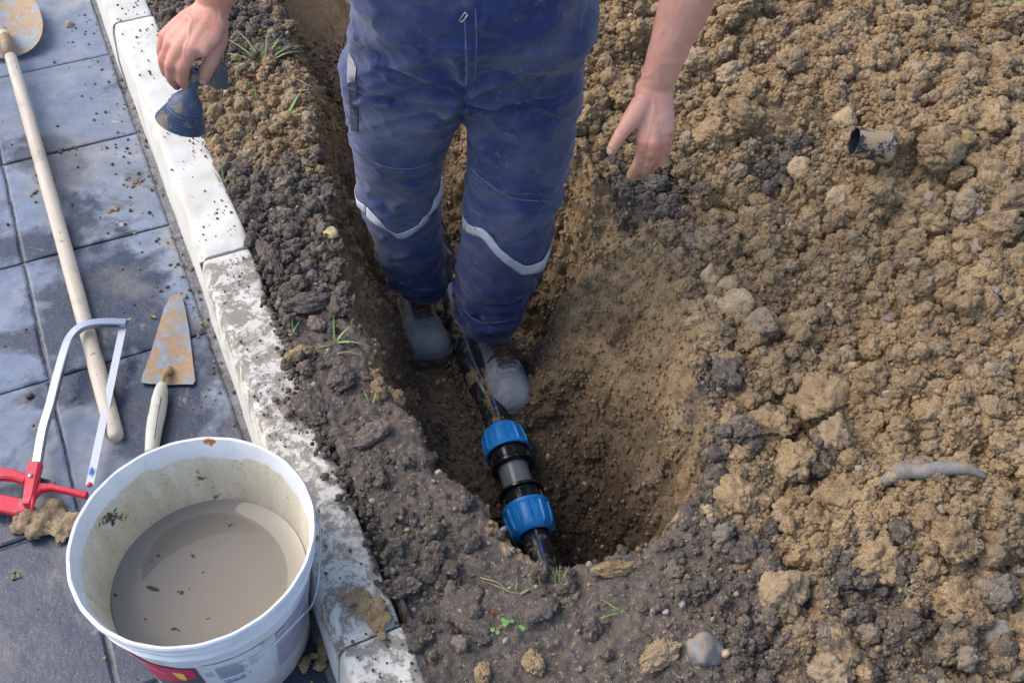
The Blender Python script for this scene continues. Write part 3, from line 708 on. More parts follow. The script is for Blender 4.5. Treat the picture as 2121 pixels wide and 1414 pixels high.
group_lump('clay_lump', 70, 400, ZP, 6, .016, .009, 'dark soil crumb beside the long handle', dirv=(.4, .8), dark=1)
group_lump('clay_lump', 60, 822, ZP, 4, .005, .014, 'dark rounded crumb on the paver joint left of the saw', dirv=(1, 0), dark=1)
# crumbs on pavers and kerb
n = 1500; nq = G0-1.3+rs.rand(n)*(KC-KW-G0+1.3); nq = np.where(rs.rand(n) < .5, KC-KW-.002-np.abs(rs.normal(size=n))*.06, nq); sq = .3+2.9*rs.rand(n); X1, Y1 = xy(nq, sq); sz = .0010+.0045*rs.rand(n)**3
scatter('paving_crumbs', np.stack([X1, Y1, np.full(n, ZP)+sz*.4], -1), sz, 'crumb_kinds', rs.rand(n)*1.3, 0, 'loose soil crumbs scattered on the pavers', 'soil')
n = 1500; s1 = .5+2.6*rs.rand(n); n1 = KC-rs.rand(n)*KW*.93; X1, Y1 = xy(n1, s1); cl_ = fbm(np.stack([X1, Y1, 0*X1], -1)*16, 3, 12); keep = (cl_ > .12) | (rs.rand(n) < .08); X1, Y1 = X1[keep], Y1[keep]; sz = .0007+.003*rs.rand(len(X1))**3
scatter('kerb_crumbs', np.stack([X1, Y1, sz*.5+.001], -1), sz, 'crumb_kinds', .7+.6*rs.rand(len(X1)), 0, 'dark soil crumbs scattered on top of the white kerb', 'soil')
n = 420; s1 = .85+.9*rs.rand(n); n1 = np.interp(s1, sp[:, 1], sp[:, 0])+rs.normal(size=n)*.012+.005; X1, Y1 = xy(n1, s1); sz = .002+.007*rs.rand(n)**2
scatter('spill_crumbs', np.stack([X1, Y1, sz*.4+.005], -1), sz, 'clod_kinds', 1., 0, 'lumps of dark soil spilling over the kerb edge', 'soil')

# ---------------------------------------------------------------- grass and weeds
def grass_mat(name, a, c):
    b = MB(name); col = b.mix(b.ramp(b.noise(60, 3), [(.3, 0.), (.7, 1.)]), a, c); return b.done(col, .5, None, Subsurface_Weight=.0)
GRASS = grass_mat('grass_blade', (.10, .20, .035), (.22, .32, .10)); GRASS2 = grass_mat('dry_grass', (.36, .30, .16), (.22, .24, .1))
def blade(bm, p, d, L, wd, curl, segs=6):
    p = np.array(p, float); d = np.array(d, float); d /= np.linalg.norm(d); side = np.cross(d, [0, 0, 1.]); side /= np.linalg.norm(side)+1e-9; prev = None
    for i in range(segs+1):
        t = i/segs; w_ = wd*(1-t**1.7)*.5*(.5+.5*min(1, t*4))+.0001
        a = bm.verts.new(Vector(p-side*w_)); m_ = bm.verts.new(Vector(p-np.array([0, 0, w_*.5]))); c = bm.verts.new(Vector(p+side*w_))
        if prev: bm.faces.new((prev[0], prev[1], m_, a)); bm.faces.new((prev[1], prev[2], c, m_))
        prev = (a, m_, c); p = p+d*L/segs; d = d+np.array([0, 0, -curl/segs]); d /= np.linalg.norm(d)
def tuft(px, py, blades, label, mat=GRASS, z=None):
    c = ground_hit(px, py) if z is None else Pz(px, py, z); t = empty('grass_tuft', c, label, 'grass', 'green grass tufts along the trench')
    for L, az, el, wd, cu in blades:
        L *= 1.2; wd *= 1.0
        bm = bmesh.new(); a_ = math.radians(az); e_ = math.radians(el)
        blade(bm, c+np.array([rnd.uniform(-.004, .004), rnd.uniform(-.004, .004), -.004]), (math.cos(a_)*math.cos(e_), math.sin(a_)*math.cos(e_), math.sin(e_)), L, wd, cu)
        link('blade', from_bm('blade', bm), mat, t)
    return t
tuft(548, 138, [(.16, 165, 25, .008, 1.3), (.15, 150, 30, .006, .8), (.12, 185, 20, .006, 1.0), (.13, 130, 35, .006, .9), (.10, 20, 45, .006, 1.3), (.12, 75, 35, .005, 1.1), (.09, 80, 60, .008, .5), (.08, 60, 50, .005, 1.), (.07, 20, 25, .006, .9), (.13, 40, 45, .005, 1.8), (.07, 110, 60, .005, .4)], 'spreading green tuft between the kerb and the trench behind the gripping hand')
tuft(590, 243, [(.075, 50, 45, .010, .2), (.055, 10, 40, .007, .5)], 'broad bent grass blade leaning over the trench edge')
tuft(533, 215, [(.045, 100, 55, .007, .3)], 'single short upright blade below the gripping hand')
tuft(690, 712, [(.055, 95, 50, .006, .6), (.075, -5, 30, .006, 1.2), (.05, 40, 50, .006, .9), (.04, 200, 30, .006, 1.), (.035, 250, 20, .005, .5)], 'green tuft on the dark soil left of the boots')
tuft(605, 690, [(.035, 100, 50, .004, .6), (.03, 60, 40, .003, .6)], 'tiny green sprout at the soil edge of the kerb')
tuft(462, 385, [(.05, 100, 60, .004, .4), (.035, 60, 45, .003, .4), (.04, 130, 40, .003, .6)], 'thin grass growing against the kerb')
tuft(560, 262, [(.04, 120, 50, .005, .4), (.035, 70, 55, .005, .4)], 'two short blades in the tan soil below the big tuft')
tuft(770, 835, [(.04, 80, 40, .004, .8), (.03, 120, 40, .003, .8)], 'small green sprout on the crumbling rim left of the boots')
tuft(1070, 1230, [(.05, 160, 30, .004, .9), (.035, 30, 30, .004, .9), (.03, 90, 40, .003, .5)], 'weak green sprout near the bottom rim of the pit')
tuft(1160, 1215, [(.04, 90, 60, .004, .3), (.035, 110, 50, .004, .3), (.04, 60, 55, .004, .5), (.03, 140, 40, .003, .5)], 'short upright weeds below the near rim')
tuft(1290, 1270, [(.05, 40, 30, .005, .8), (.045, 150, 30, .004, .9), (.04, 200, 20, .004, .9)], 'flat thin weeds on the pale soil at the bottom')
tuft(1215, 320, [(.05, 140, 30, .004, .9), (.04, 180, 30, .004, .9), (.045, 70, 30, .004, .9)], 'thin weeds between the trousers and the bare hand')
tuft(600, 195, [(.06, 5, 35, .004, 1.), (.05, 100, 40, .004, .8)], 'thin green shoots at the trench edge under the big tuft')
def stuff_grass(name, pts, n, L, label, mats):
    bm = bmesh.new()
    for _ in range(n):
        p = pts[rnd.randrange(len(pts))]; a_ = rnd.uniform(0, 6.28); blade(bm, p+np.array([rnd.uniform(-.01, .01), rnd.uniform(-.01, .01), 0]), (math.cos(a_), math.sin(a_), rnd.uniform(.2, 1.6)), L*rnd.uniform(.4, 1.2), L*.08, rnd.uniform(.3, 1.5), 3)
    me = from_bm(name, bm); me.materials.append(mats[0]); me.materials.append(mats[1]); me.polygons.foreach_set('material_index', np.repeat(np.where(rs.rand(n) < .2, 1, 0), 6).astype(np.int32)); o = link(name, me); tag(o, label, 'grass', kind='stuff')
zone = draw(strip*(TV[fi][:, 1] < 1.0)*(clump > .52), 60); stuff_grass('weeds', TV[zone], 170, .016, 'sparse thin weeds in the dark soil at the bottom of the picture', (GRASS, GRASS2))
zone = draw(upst*(clump > .48), 50); stuff_grass('weeds', TV[zone], 120, .02, 'sparse thin weeds between kerb and trench', (GRASS, GRASS2))
zone = draw((fh*(clump > .5)), 14); stuff_grass('dry_grass', TV[zone], 90, .022, 'wisps of dry grass and roots mixed into the heap', (GRASS2, GRASS))
gz = np.where((TV[:, 0] > 1.28) & (TV[:, 1] > 2.3) & (TV[:, 0] < 2.0) & (TV[:, 1] < 3.1) & (n_ < 3))[0]; gz = gz[(TV[gz, 0]*.8+TV[gz, 1]*.6) > 2.68]
stuff_grass('lawn', TV[gz], 3500, .05, 'green lawn beyond the heap in the top right corner', (GRASS, GRASS2))
# roots, leaves
ROOT = MB('root').done((.32, .24, .15), .8)
def rootlet(name, pts, r, label):
    bm = bmesh.new(); tube(bm, catmull(pts, 5), [r*(1-.6*i/(5*(len(pts)-1))) for i in range(5*(len(pts)-1)+1)], 6); tag(link(name, from_bm(name, bm), ROOT), label, 'root')
g_ = ground_hit; up = lambda p, h: np.array(p)+np.array([0, 0, h])
rootlet('root', [up(g_(600, 176), .002), up(g_(618, 172), .01), Pz(640, 178, .01), Pz(664, 183, .0)], .0018, 'pale thin root sticking out over the trench edge')
rootlet('root', [up(g_(995, 1197), .003), up(g_(1030, 1210), .008), up(g_(1052, 1225), .004), up(g_(1075, 1232), .006)], .0013, 'brown thin root curving over the dark soil below the pit')
rootlet('root', [up(g_(700, 735), .004), up(g_(722, 733), .006), up(g_(745, 738), .004)], .0025, 'short pale straw on the dark soil left of the boots')
rootlet('root', [up(g_(1205, 247), .0), up(g_(1235, 228), .02), up(g_(1265, 212), .02), up(g_(1300, 200), .03)], .0016, 'thin twig reaching from the trousers to the bare hand')
def leaf(px, py, L, az, mat, label, z=None, name='leaf', curl=.3):
    c = ground_hit(px, py)+np.array([0, 0, .006]) if z is None else Pz(px, py, z); bm = bmesh.new(); a_ = math.radians(az); prev = None
    for i in range(9):
        t = i/8; w_ = L*.22*math.sin(math.pi*min(1, t*.95+.03))**.8; q = Vector(c)+Vector((math.cos(a_), math.sin(a_), 0))*(t-.5)*L+Vector((0, 0, curl*L*(t-.5)**2)); s_ = Vector((-math.sin(a_), math.cos(a_), 0))
        r = [bm.verts.new(q-s_*w_+Vector((0, 0, w_*.5))), bm.verts.new(q), bm.verts.new(q+s_*w_+Vector((0, 0, w_*.6)))]
        if prev: bm.faces.new((prev[0], prev[1], r[1], r[0])); bm.faces.new((prev[1], prev[2], r[2], r[1]))
        prev = r
    bmesh.ops.solidify(bm, geom=bm.faces[:], thickness=.0006)
    return tag(link(name, from_bm(name, bm), mat), label, 'leaf')
leaf(317, 655, .022, -30, MB('yellow_leaf').done((.45, .42, .14), .6), 'small yellow green leaf on the pavers above the trowel', ZP+.003)
leaf(512, 160, .045, -15, MB('red_leaf').done((.30, .10, .07), .7), 'withered red brown leaf on the soil between kerb and trench')
leaf(530, 172, .035, -30, MB('red_leaf_b').done((.36, .15, .10), .7), 'second withered red leaf lying just right of the first')
RED = MB('red_scrap').done((.5, .05, .04), .5)
leaf(1017, 1272, .014, 100, RED, 'tiny red scrap on the dark soil below the pit', name='scrap')
leaf(1210, 425, .012, 10, MB('orange_scrap').done((.6, .12, .04), .6), 'tiny orange scrap on the clay beside the right knee', name='scrap')
CLV = MB('clover').done((.14, .30, .07), .5)
cv = empty('clover', ground_hit(1045, 1290), 'small round leaved seedlings on the dark soil near the bottom', 'seedling')
for px, py in ((1042, 1287), (1050, 1291), (1060, 1289), (1045, 1296), (1078, 1300), (1083, 1304), (1020, 1307), (1030, 1312)):
    c = ground_hit(px, py)+np.array([0, 0, .007]); bm = bmesh.new(); bmesh.ops.create_circle(bm, cap_ends=True, segments=10, radius=.0042, matrix=Matrix.Translation(c) @ Matrix.Rotation(rnd.uniform(-.4, .4), 4, 'X')); link('leaflet', from_bm('leaflet', bm), CLV, cv)
# ---------------------------------------------------------------- water pipe and coupling
def plastic(name, col, mudamt=.5, rough=.35, mudcol=(.24, .165, .09), spec=.5, scale=22):
    b = MB(name); m = b.ramp(b.mth('ADD', b.noise(scale, 8, .7, .5), b.mth('MULTIPLY', b.noise(scale*6, 4, .7), .15)), [(1.12-mudamt, 0.), (1.155-mudamt, 1.)]) if mudamt > 0 else 0.
    c = b.mix(m, b.mix(b.ramp(b.noise(50, 4, .6), [(.35, 0.), (.75, .5)]), col, tuple(min(1, q*1.6+.02) for q in col)), mudcol)
    c = b.mix(b.ramp(b.noise(210, 4, .7), [(.66, 0.), (.7, .6)]), c, (.16, .12, .08))
    r = b.mix(m, (rough,)*3, (.9,)*3) if mudamt > 0 else rough
    return b.done(c, r, b.bump(b.mth('ADD', m, b.mth('MULTIPLY', b.noise(160, 4), .3)) if mudamt > 0 else b.noise(160, 4), .5, .0015), Specular_IOR_Level=spec)
BLACKP = plastic('muddy_black_pipe', (.012, .016, .025), .505, .3, (.25, .17, .095)); BLACK = plastic('black_plastic', (.010, .011, .014), .38, .22)
BLUE = plastic('blue_plastic', (.012, .23, .66), .36, .38); GREYP = plastic('grey_plastic', (.15, .165, .19), .40, .3); STRIPE = plastic('blue_stripe', (.02, .10, .42), .56, .35)
A0 = Pz(1045, 915, -.478); B0 = Pz(1098, 1080, -.478); ax = Vector(B0-A0).normalized(); Lc = (Vector(B0)-Vector(A0)).length
def along(t): return Vector(A0)+ax*t      # t metres from the upper nut's centre
MC = axisM(A0, ax)
coup = empty('pipe_coupling', along(Lc/2), 'blue and black compression coupling joining the pipe in the pit', 'pipe coupling')
PR, NR = .0315, .0555
def nut(sgn, t0):
    bm = bmesh.new(); seg = 120; h = .038
    # wide end faces the coupling's middle, narrower rounded end the pipe; sgn +1: middle lies along +ax
    prof = [(.034, -h), (.040, -h-.001), (.046, -h+.004), (.0505, -h+.014), (.0535, -h+.030), (.0550, .012), (.0560, h-.012), (.0575, h-.009), (.0590, h-.006), (.0590, h), (.0565, h+.001), (.0520, h), (.0505, h-.02)]
    def mod(r, z, t):
        if r > .048 and z < h-.010:
            k = (t*12/(2*math.pi)) % 1; e = min(k, 1-k); f = math.exp(-(e/.055)**2); return r+.0036*f*(1 if r < .0575 else 0)-.0010*math.exp(-((e-.13)/.05)**2)
        return r
    M = MC @ Matrix.Translation((0, 0, t0)) @ (Matrix.Identity(4) if sgn > 0 else Matrix.Rotation(math.pi, 4, 'X'))
    lathe(bm, prof, seg, False, M, mod); return link('nut', sharp(from_bm('nut', bm), 40), BLUE, coup)
nut(1, 0); nut(-1, Lc)
bm = bmesh.new(); m0, m1 = .038, Lc-.038; span = m1-m0
lathe(bm, [(.030, m0-.02), (.0485, m0-.02), (.0485, m0+span*.17), (.0470, m0+span*.18), (.0470, m0+span*.22), (.0555, m0+span*.225), (.0560, m0+span*.245), (.0555, m0+span*.265), (.040, m0+span*.28)], 72, False, MC)
lathe(bm, [(.040, m0+span*.70), (.0555, m0+span*.715), (.0560, m0+span*.735), (.0555, m0+span*.755), (.0470, m0+span*.76), (.0470, m0+span*.80), (.0485, m0+span*.82), (.0485, m1+.02), (.030, m1+.02)], 72, False, MC)
for k in range(14):
    a_ = 2*math.pi*k/14
    for z0 in (m0+span*.08, m0+span*.88):
        box(bm, (.049, 0, z0), .003, .004, span*.17, MC @ Matrix.Rotation(a_, 4, 'Z'))
link('flange', sharp(from_bm('flange', bm), 40), BLACK, coup)
bm = bmesh.new(); lathe(bm, [(.030, m0+span*.20), (.0385, m0+span*.27), (.0390, m0+span*.30), (.0375, m0+span*.32), (.0375, m0+span*.68), (.0392, m0+span*.69), (.0392, m0+span*.72), (.03, m0+span*.78)], 72, False, MC)
for k in range(2): box(bm, (.0385, 0, m0+span*.5), .003, .006, span*.36, MC @ Matrix.Rotation(2.2+k*math.pi, 4, 'Z'))
link('sleeve', sharp(from_bm('sleeve', bm), 40), GREYP, coup)
def pipe(name, pts, label):
    t = empty(name, pts[0], label, 'pipe'); bm = bmesh.new(); tube(bm, pts, PR, 40); link('pipe_wall', from_bm('pipe_wall', bm), BLACKP, t)
    bm = bmesh.new(); P_ = [Vector(p) for p in pts]; rings = []
    for i, p in enumerate(P_):
        d = (P_[min(i+1, len(P_)-1)]-P_[max(i-1, 0)]).normalized(); sd_ = d.cross(Vector((0, 0, 1))).normalized(); upv = sd_.cross(d).normalized()
        rings.append([p+(upv*math.cos(q)+sd_*math.sin(q))*(PR+.0006*(1 if k in (1, 2, 3) else 0)) for k, q in enumerate((-.07, -.06, 0, .06, .07))])
    vs = [[bm.verts.new(q) for q in r] for r in rings]
    for r0, r1 in zip(vs, vs[1:]):
        for i in range(4): bm.faces.new((r0[i], r0[i+1], r1[i+1], r1[i]))
    link('stripe', from_bm('stripe', bm), STRIPE, t); return t
up_pts = [along(-.01), along(-.12), Vector(Pz(984, 770, -.466)), Vector(Pz(953, 680, -.466)), Vector(Pz(925, 560, -.474)), Vector(Pz(900, 470, -.487)), Vector((-.46, 2.9, -.48))]
pipe('water_pipe', [Vector(q) for q in catmull(up_pts, 5)], 'muddy black water pipe running up the trench between the boots')
pipe('water_pipe', [along(Lc+.01), along(Lc+.08), along(Lc+.15)+Vector((0, 0, -.004)), along(Lc+.30)+Vector((0, 0, -.02))], 'short black pipe leaving the coupling under the near rim')
# soil heaped against the pipe's buried flank
n = 900; tq = rs.rand(n); P3 = np.array([np.array(q) for q in catmull(up_pts, 20)]); c3 = P3[(tq*(len(P3)-30)+8).astype(int)]; sd3 = np.where(rs.rand(n) < .6, -1, 1)*(PR*1.02+np.abs(rs.normal(size=n))*.012)
pp = c3+np.stack([sd3*.93, sd3*.35, -.026-.010*rs.rand(n)], -1); sz = .002+.006*rs.rand(n)**2
scatter('pipe_soil', pp, sz, 'crumb_kinds', .1, .9, 'brown soil packed against the buried pipe', 'soil')
# offcut of pipe on the heap
oc = ground_hit(1805, 300, .29); e0, e1 = Vector(Pd(1775, 296, 0)+0), None
c0 = Vector(Pz(1806, 300, oc[2]+.052)); dv = Vector((.98, -.02, -.15)).normalized(); M = axisM(c0, dv)
off = empty('pipe_offcut', c0, 'short black pipe offcut caked with mud lying on the heap', 'pipe offcut')
bm = bmesh.new(); hl = .040; lathe(bm, [(.0275, -hl+.001), (.031, -hl), (.0315, -hl+.002), (.0315, hl-.002), (.031, hl), (.0275, hl), (.027, hl-.02), (.027, -hl+.02), (.0275, -hl+.001)], 48, False, M); link('pipe_wall', sharp(from_bm('pipe_wall', bm)), plastic('offcut_plastic', (.012, .02, .035), .565, .4, (.36, .26, .155), .5, 34), off)
bm = bmesh.new(); lathe(bm, [(.0268, -hl+.0015), (.0262, 0), (.0262, hl-.004)], 40, False, M); link('bore', from_bm('bore', bm), plastic('black_bore', (.006, .006, .007), 0, .6), off)

# ---------------------------------------------------------------- bucket
BC = (-.3259*1.565, .5531*1.565); BZ = .165
def bucket_mat():
    b = MB('white_bucket_plastic'); z = b.dot((0, 0, 1)); n1 = b.noise(9, 6, .7, .3); v = b.mapping((1, 1, .25))
    rad = b.n('ShaderNodeVectorMath', operation='LENGTH'); sp_ = b.n('ShaderNodeVectorMath', operation='MULTIPLY'); b.put(sp_.inputs[0], b.obj()); sp_.inputs[1].default_value = (1, 1, 0); b.put(rad.inputs[0], sp_.outputs[0])
    inner = b.attr('inner')
    white = b.mix(b.ramp(b.noise(14, 4), [(.35, 0.), (.7, 1.)]), (.78, .79, .81), (.66, .68, .71))
    scale_ = b.mix(b.ramp(b.noise(16, 7, .7, .4, vec=v), [(.35, 0.), (.65, 1.)]), (.70, .66, .54), (.53, .47, .33))
    scale_ = b.mix(b.ramp(b.noise(5, 5, .7), [(.56, 0.), (.66, .6)]), scale_, (.68, .66, .58))
    scale_ = b.mix(b.ramp(b.noise(120, 5, .7), [(.60, 0.), (.66, .7)]), scale_, (.18, .145, .09))
    scale_ = b.mix(b.ramp(b.mth('MULTIPLY', b.noise(23, 8, .75), b.noise(5, 2)), [(.335, 0.), (.36, 1.)]), scale_, (.05, .05, .03))
    scale_ = b.mix(b.ramp(b.noise(11, 6, .7), [(.63, 0.), (.68, .7)]), scale_, (.62, .40, .09))
    sc_ = b.ramp(b.mth('ADD', inner, b.mth('MULTIPLY', b.mth('SUBTRACT', n1, .5), .9)), [(.45, 0.), (.52, 1.)])
    c = b.mix(sc_, white, scale_)
    c = b.mix(b.ramp(b.noise(38, 7, .75), [(.58, 0.), (.68, .65)]), c, (.48, .42, .33))
    geo = b.attr('rust'); c = b.mix(b.ramp(b.mth('MULTIPLY', geo, b.noise(25, 5, .7)), [(.40, 0.), (.46, 1.)]), c, (.42, .17, .05))
    return b.done(c, b.mix(sc_, (.35,)*3, (.75,)*3), b.bump(b.noise(70, 6, .7), .35, .002))
buc = empty('bucket', (BC[0], BC[1], ZP), 'big white plastic bucket of muddy water standing on the pavers against the kerb', 'bucket')
prof = [(.001, ZP+.002), (.145, ZP+.002), (.150, ZP+.006), (.1585, -.09), (.172, .0), (.1822, .085), (.1835, .098), (.1905, .100), (.1915, .104), (.1860, .108), (.1870, .128), (.1945, .131), (.1950, .136), (.1895, .139), (.1905, .152), (.1985, .155), (.2000, .158), (.1998, .164), (.1975, .1668), (.1935, .166), (.1915, .160), (.1845, .125), (.1797, .085), (.1718, .02), (.1605, -.06), (.1430, -.190), (.001, -.192)]
bm = bmesh.new(); M = Matrix.Translation((BC[0], BC[1], 0))
def bmod(r, z, t):
    q = r
    if z > .1 and r > .186:   # a torn notch in the outer skirt at the near left
        k = math.exp(-((t-math.radians(212))/.05)**2)*(1 if z < .150 else .0)*(1 if r > .19 else 0); q = r-.012*k
    return q+.0012*math.sin(2*t+.7)+.0004*math.sin(23*t)*(1 if r > .18 else 0)
lathe(bm, prof, 160, False, M, bmod)
me = from_bm('shell', bm); Vv = co_of(me); rr = np.hypot(Vv[:, 0]-BC[0], Vv[:, 1]-BC[1]); th = np.degrees(np.arctan2(Vv[:, 1]-BC[1], Vv[:, 0]-BC[0]))
wall_in = np.interp(Vv[:, 2], [-.187, .085, .125, .16], [.150, .1838, .1880, .192]); isin = np.arange(len(Vv))//160 >= prof.index((.1915, .160))
inner = np.where(isin, np.clip(1.0-np.maximum(Vv[:, 2]-.085, 0)/.075*.9, -.1, 1), 0)
at = me.attributes.new('inner', 'FLOAT', 'POINT'); at.data.foreach_set('value', inner.astype(np.float32))
rust = (.62+.38*np.sin(th*.35))*np.exp(-((th-98)/22)**2)*(Vv[:, 2] > .155)*1.; at = me.attributes.new('rust', 'FLOAT', 'POINT'); at.data.foreach_set('value', rust.astype(np.float32))
link('shell', sharp(me, 50), bucket_mat(), buc)
b = MB('muddy_water'); WATER = b.done(b.mix(b.ramp(b.noise(5, 3), [(.3, 0.), (.7, 1.)]), (.205, .178, .140), (.23, .20, .16)), .03, b.bump(b.noise(9, 2), .03, .002), IOR=1.5)
WZ = .004; bm = bmesh.new(); rings = [[(BC[0]+q*math.cos(t)*1., BC[1]+q*math.sin(t), WZ+(.0015 if q > .169 else 0)) for t in [2*math.pi*k/96 for k in range(96)]] for q in (.1700, .1678, .12, .06, .01)]
ring_loft(bm, rings, False); bm.faces.new([v for v in list(bm.verts)[-96:]]); link('water', from_bm('water', bm), WATER, buc)
b = MB('black_flake'); FLK = b.done((.012, .012, .014), .5)
for px, py, s, e in ((470, 1085, .0042, 1.2), (477, 1087, .004, 1.), (399, 1150, .0035, 1.3), (328, 1150, .0022, 1.4), (317, 1218, .0052, 2.6), (376, 1226, .004, 1.), (369, 1224, .0015, 2), (301, 1281, .0022, 1), (431, 1280, .003, 1.3), (368, 1303, .0032, 1.8), (360, 1301, .0024, 2.4), (240, 1232, .0026, 1.8), (252, 1232, .0015, 1), (420, 1184, .0015, 2), (376, 1168, .0012, 1), (314, 1161, .0014, 1.2), (558, 1138, .001, 1), (392, 1218, .0012, 1.6), (290, 1270, .0010, 1), (479, 1240, .0010, 1)):
    p = Pz(px, py, WZ+.0012); bm = bmesh.new(); a_ = rnd.uniform(0, 6.28)
    ring = [(p[0]+s*e*math.cos(t+a_*.1)*rnd.uniform(.8, 1.1), p[1]+s*math.sin(t+a_)*rnd.uniform(.8, 1.1), p[2]) for t in [k*1.2566 for k in range(5)]]
    ring_loft(bm, [ring, [(q[0], q[1], q[2]+.0006) for q in ring]]); o = link('flake', from_bm('flake', bm, False), FLK, None); tag(o, 'black flake floating on the muddy water in the bucket', 'flake', 'black flakes floating in the bucket')
# wire handle
WIRE = MB('zinc_wire').done((.52, .56, .62), .35, metal=.8)
def bp(t, z, dr=0):  # point on the bucket's outside
    r = np.interp(z, [-.2, -.09, 0, .085], [.150, .1585, .172, .1822])+dr; return (BC[0]+r*math.cos(math.radians(t)), BC[1]+r*math.sin(math.radians(t)), z)
bm = bmesh.new(); tube(bm, catmull([bp(-47, .055, .003), bp(-44, .045, .012), bp(-33, .052, .014), bp(-22, .045, .017), bp(-12, .02, .018), bp(0, .02, .017), bp(10, .07, .018), bp(18, .115, .022), bp(22, .12, .014)], 6), .0021, 8); link('wire_handle', from_bm('wire_handle', bm), WIRE, buc)
# printed label: flat patches on the side
def patch(t0, t1, z0, z1, mat, name, lift=.0008, z0b=None, z1b=None, nseg=24, par=None):
    bm = bmesh.new(); z0b = z0 if z0b is None else z0b; z1b = z1 if z1b is None else z1b; rows = []
    for i in range(nseg+1):
        f = i/nseg; t = t0+(t1-t0)*f; rows.append([bm.verts.new(bp(t, (z0*(1-f)+z0b*f)*(1-k/4)+(z1*(1-f)+z1b*f)*k/4, lift)) for k in range(5)])
    for r0, r1 in zip(rows, rows[1:]):
        for k in range(4): bm.faces.new((r0[k], r1[k], r1[k+1], r0[k+1]))
    return link(name, from_bm(name, bm), mat, par or buc)
PR_RED = MB('label_red').done((.62, .012, .085), .35); PR_DK = MB('label_dark').done((.06, .09, .10), .4); PR_YE = MB('label_yellow').done((.85, .55, .09), .4); PR_BL = MB('print_blue_grey').done((.28, .31, .45), .5); PR_W = MB('label_white').done((.70, .72, .76), .4); PR_LIL = MB('label_lilac').done((.40, .38, .50), .4); PR_K = MB('print_black').done((.05, .05, .10), .5); PR_PK = MB('label_pink').done((.62, .30, .42), .4)
patch(-135, -83, -.13, .047, PR_DK, 'label_border', .0006); lab = patch(-134, -84.5, -.13, .043, PR_RED, 'red_label', .0012, .0)
for t_, l_, z_ in ((-120, 10, .030), (-120, 8, .022), (-119, 12, .012), (-116, 14, .004)): patch(t_, t_+l_, z_, z_+.0022, PR_W, 'print', .0018, nseg=8)
bm = bmesh.new(); c_ = bp(-94, .012, .0016)
bmesh.ops.create_uvsphere(bm, u_segments=20, v_segments=8, radius=1, matrix=axisM(c_, (math.cos(math.radians(-94)), math.sin(math.radians(-94)), 0)) @ Matrix.Rotation(.3, 4, 'Z') @ Matrix.Diagonal((.009, .022, .0006, 1))); link('emblem', from_bm('emblem', bm), PR_YE, buc)
patch(-80, -42, -.14, .055, PR_W, 'text_panel', .0006)
for k in range(11):
    patch(-74, -74+rnd.uniform(11, 17), .030-k*.0058, .0328-k*.0058, PR_BL, 'print', .0011, nseg=8)
for k in range(5):
    patch(-80, -75.5, .018-k*.006, .0195-k*.006, PR_BL, 'print', .0011, nseg=4)
for k in range(6): patch(-56, -56+rnd.uniform(4, 10), .026-k*.0075, .0275-k*.0075, PR_BL, 'print', .0011, nseg=6)
for t_ in (-73, -70.5, -67, -63, -61.5, -58): patch(t_, t_+rnd.uniform(.9, 1.8), -.045, -.0415, PR_K, 'print', .0012, nseg=2)
patch(-72, -60, -.062, -.050, PR_BL, 'print', .0012, nseg=8)
patch(-38, 6, -.12, .045, PR_LIL, 'picture_label', .0006)
for k, (m_, q) in enumerate(((PR_W, .004), (PR_PK, .0015), (PR_BL, .003), (PR_W, .0015), (PR_BL, .002), (PR_PK, .002), (PR_W, .002))): patch(-37, 5, .035-k*.016, .035+q-k*.016, m_, 'print', .0012, .035-k*.016+.03, .035+q-k*.016+.03)

# ---------------------------------------------------------------- spade
def wood_mat(name, a, c, dv=(0, 0, 1)):
    b = MB(name); q = Vector(dv).normalized(); u, v = frame_of(q)
    # grain stretched along the shaft
    cx = b.n('ShaderNodeCombineXYZ'); b.put(cx.inputs[0], b.mth('MULTIPLY', b.dot(tuple(u)), 60)); b.put(cx.inputs[1], b.mth('MULTIPLY', b.dot(tuple(v)), 60)); b.put(cx.inputs[2], b.mth('MULTIPLY', b.dot(tuple(q)), 3))
    g = b.noise(1, 6, .65, .3, vec=cx.outputs[0]); col = b.mix(b.ramp(g, [(.35, 0.), (.65, 1.)]), a, c)
    col = b.mix(b.ramp(b.noise(9, 5, .7), [(.5, 0.), (.68, .5)]), col, (.19, .16, .135)); col = b.mix(b.ramp(b.noise(48, 3, .5), [(.70, 0.), (.72, .85)]), col, (.06, .045, .04))
    col = b.mix(b.ramp(b.noise(13, 6, .7), [(.62, 0.), (.7, .5)]), col, (.16, .105, .06))
    return b.done(col, .6, b.bump(b.mth('ADD', g, b.mth('MULTIPLY', b.noise(90, 4), .4)), .4, .0015))
h0, h1 = Vector(Pz(13, 88, ZP+.05)), Vector(Pz(237, 898, ZP+.0185)); hd = (h1-h0)
spade = empty('spade', (h0+h1)/2, 'muddy spade with a long pale wooden handle lying on the pavers', 'spade')
bm = bmesh.new(); n = 40; pts = [h0-hd*.03+hd*1.03*k/n for k in range(n+1)]
L_ = (h1-h0).length; rad = [.0162+.0020*math.sin(k/n*2.6) + (.0018 if k/n > .85 else 0) for k in range(n+1)]
pts = [p+Vector((.004*math.sin(k/n*3.1), 0, 0)) for k, p in enumerate(pts)]
e = hd.normalized(); pts += [pts[-1]+e*.008, pts[-1]+e*.014, pts[-1]+e*.017]; rad += [rad[-1]*.93, rad[-1]*.75, rad[-1]*.4]
tube(bm, pts, rad, 24); link('handle', from_bm('handle', bm), wood_mat('pale_ash_wood', (.44, .37, .29), (.56, .49, .40), hd), spade)
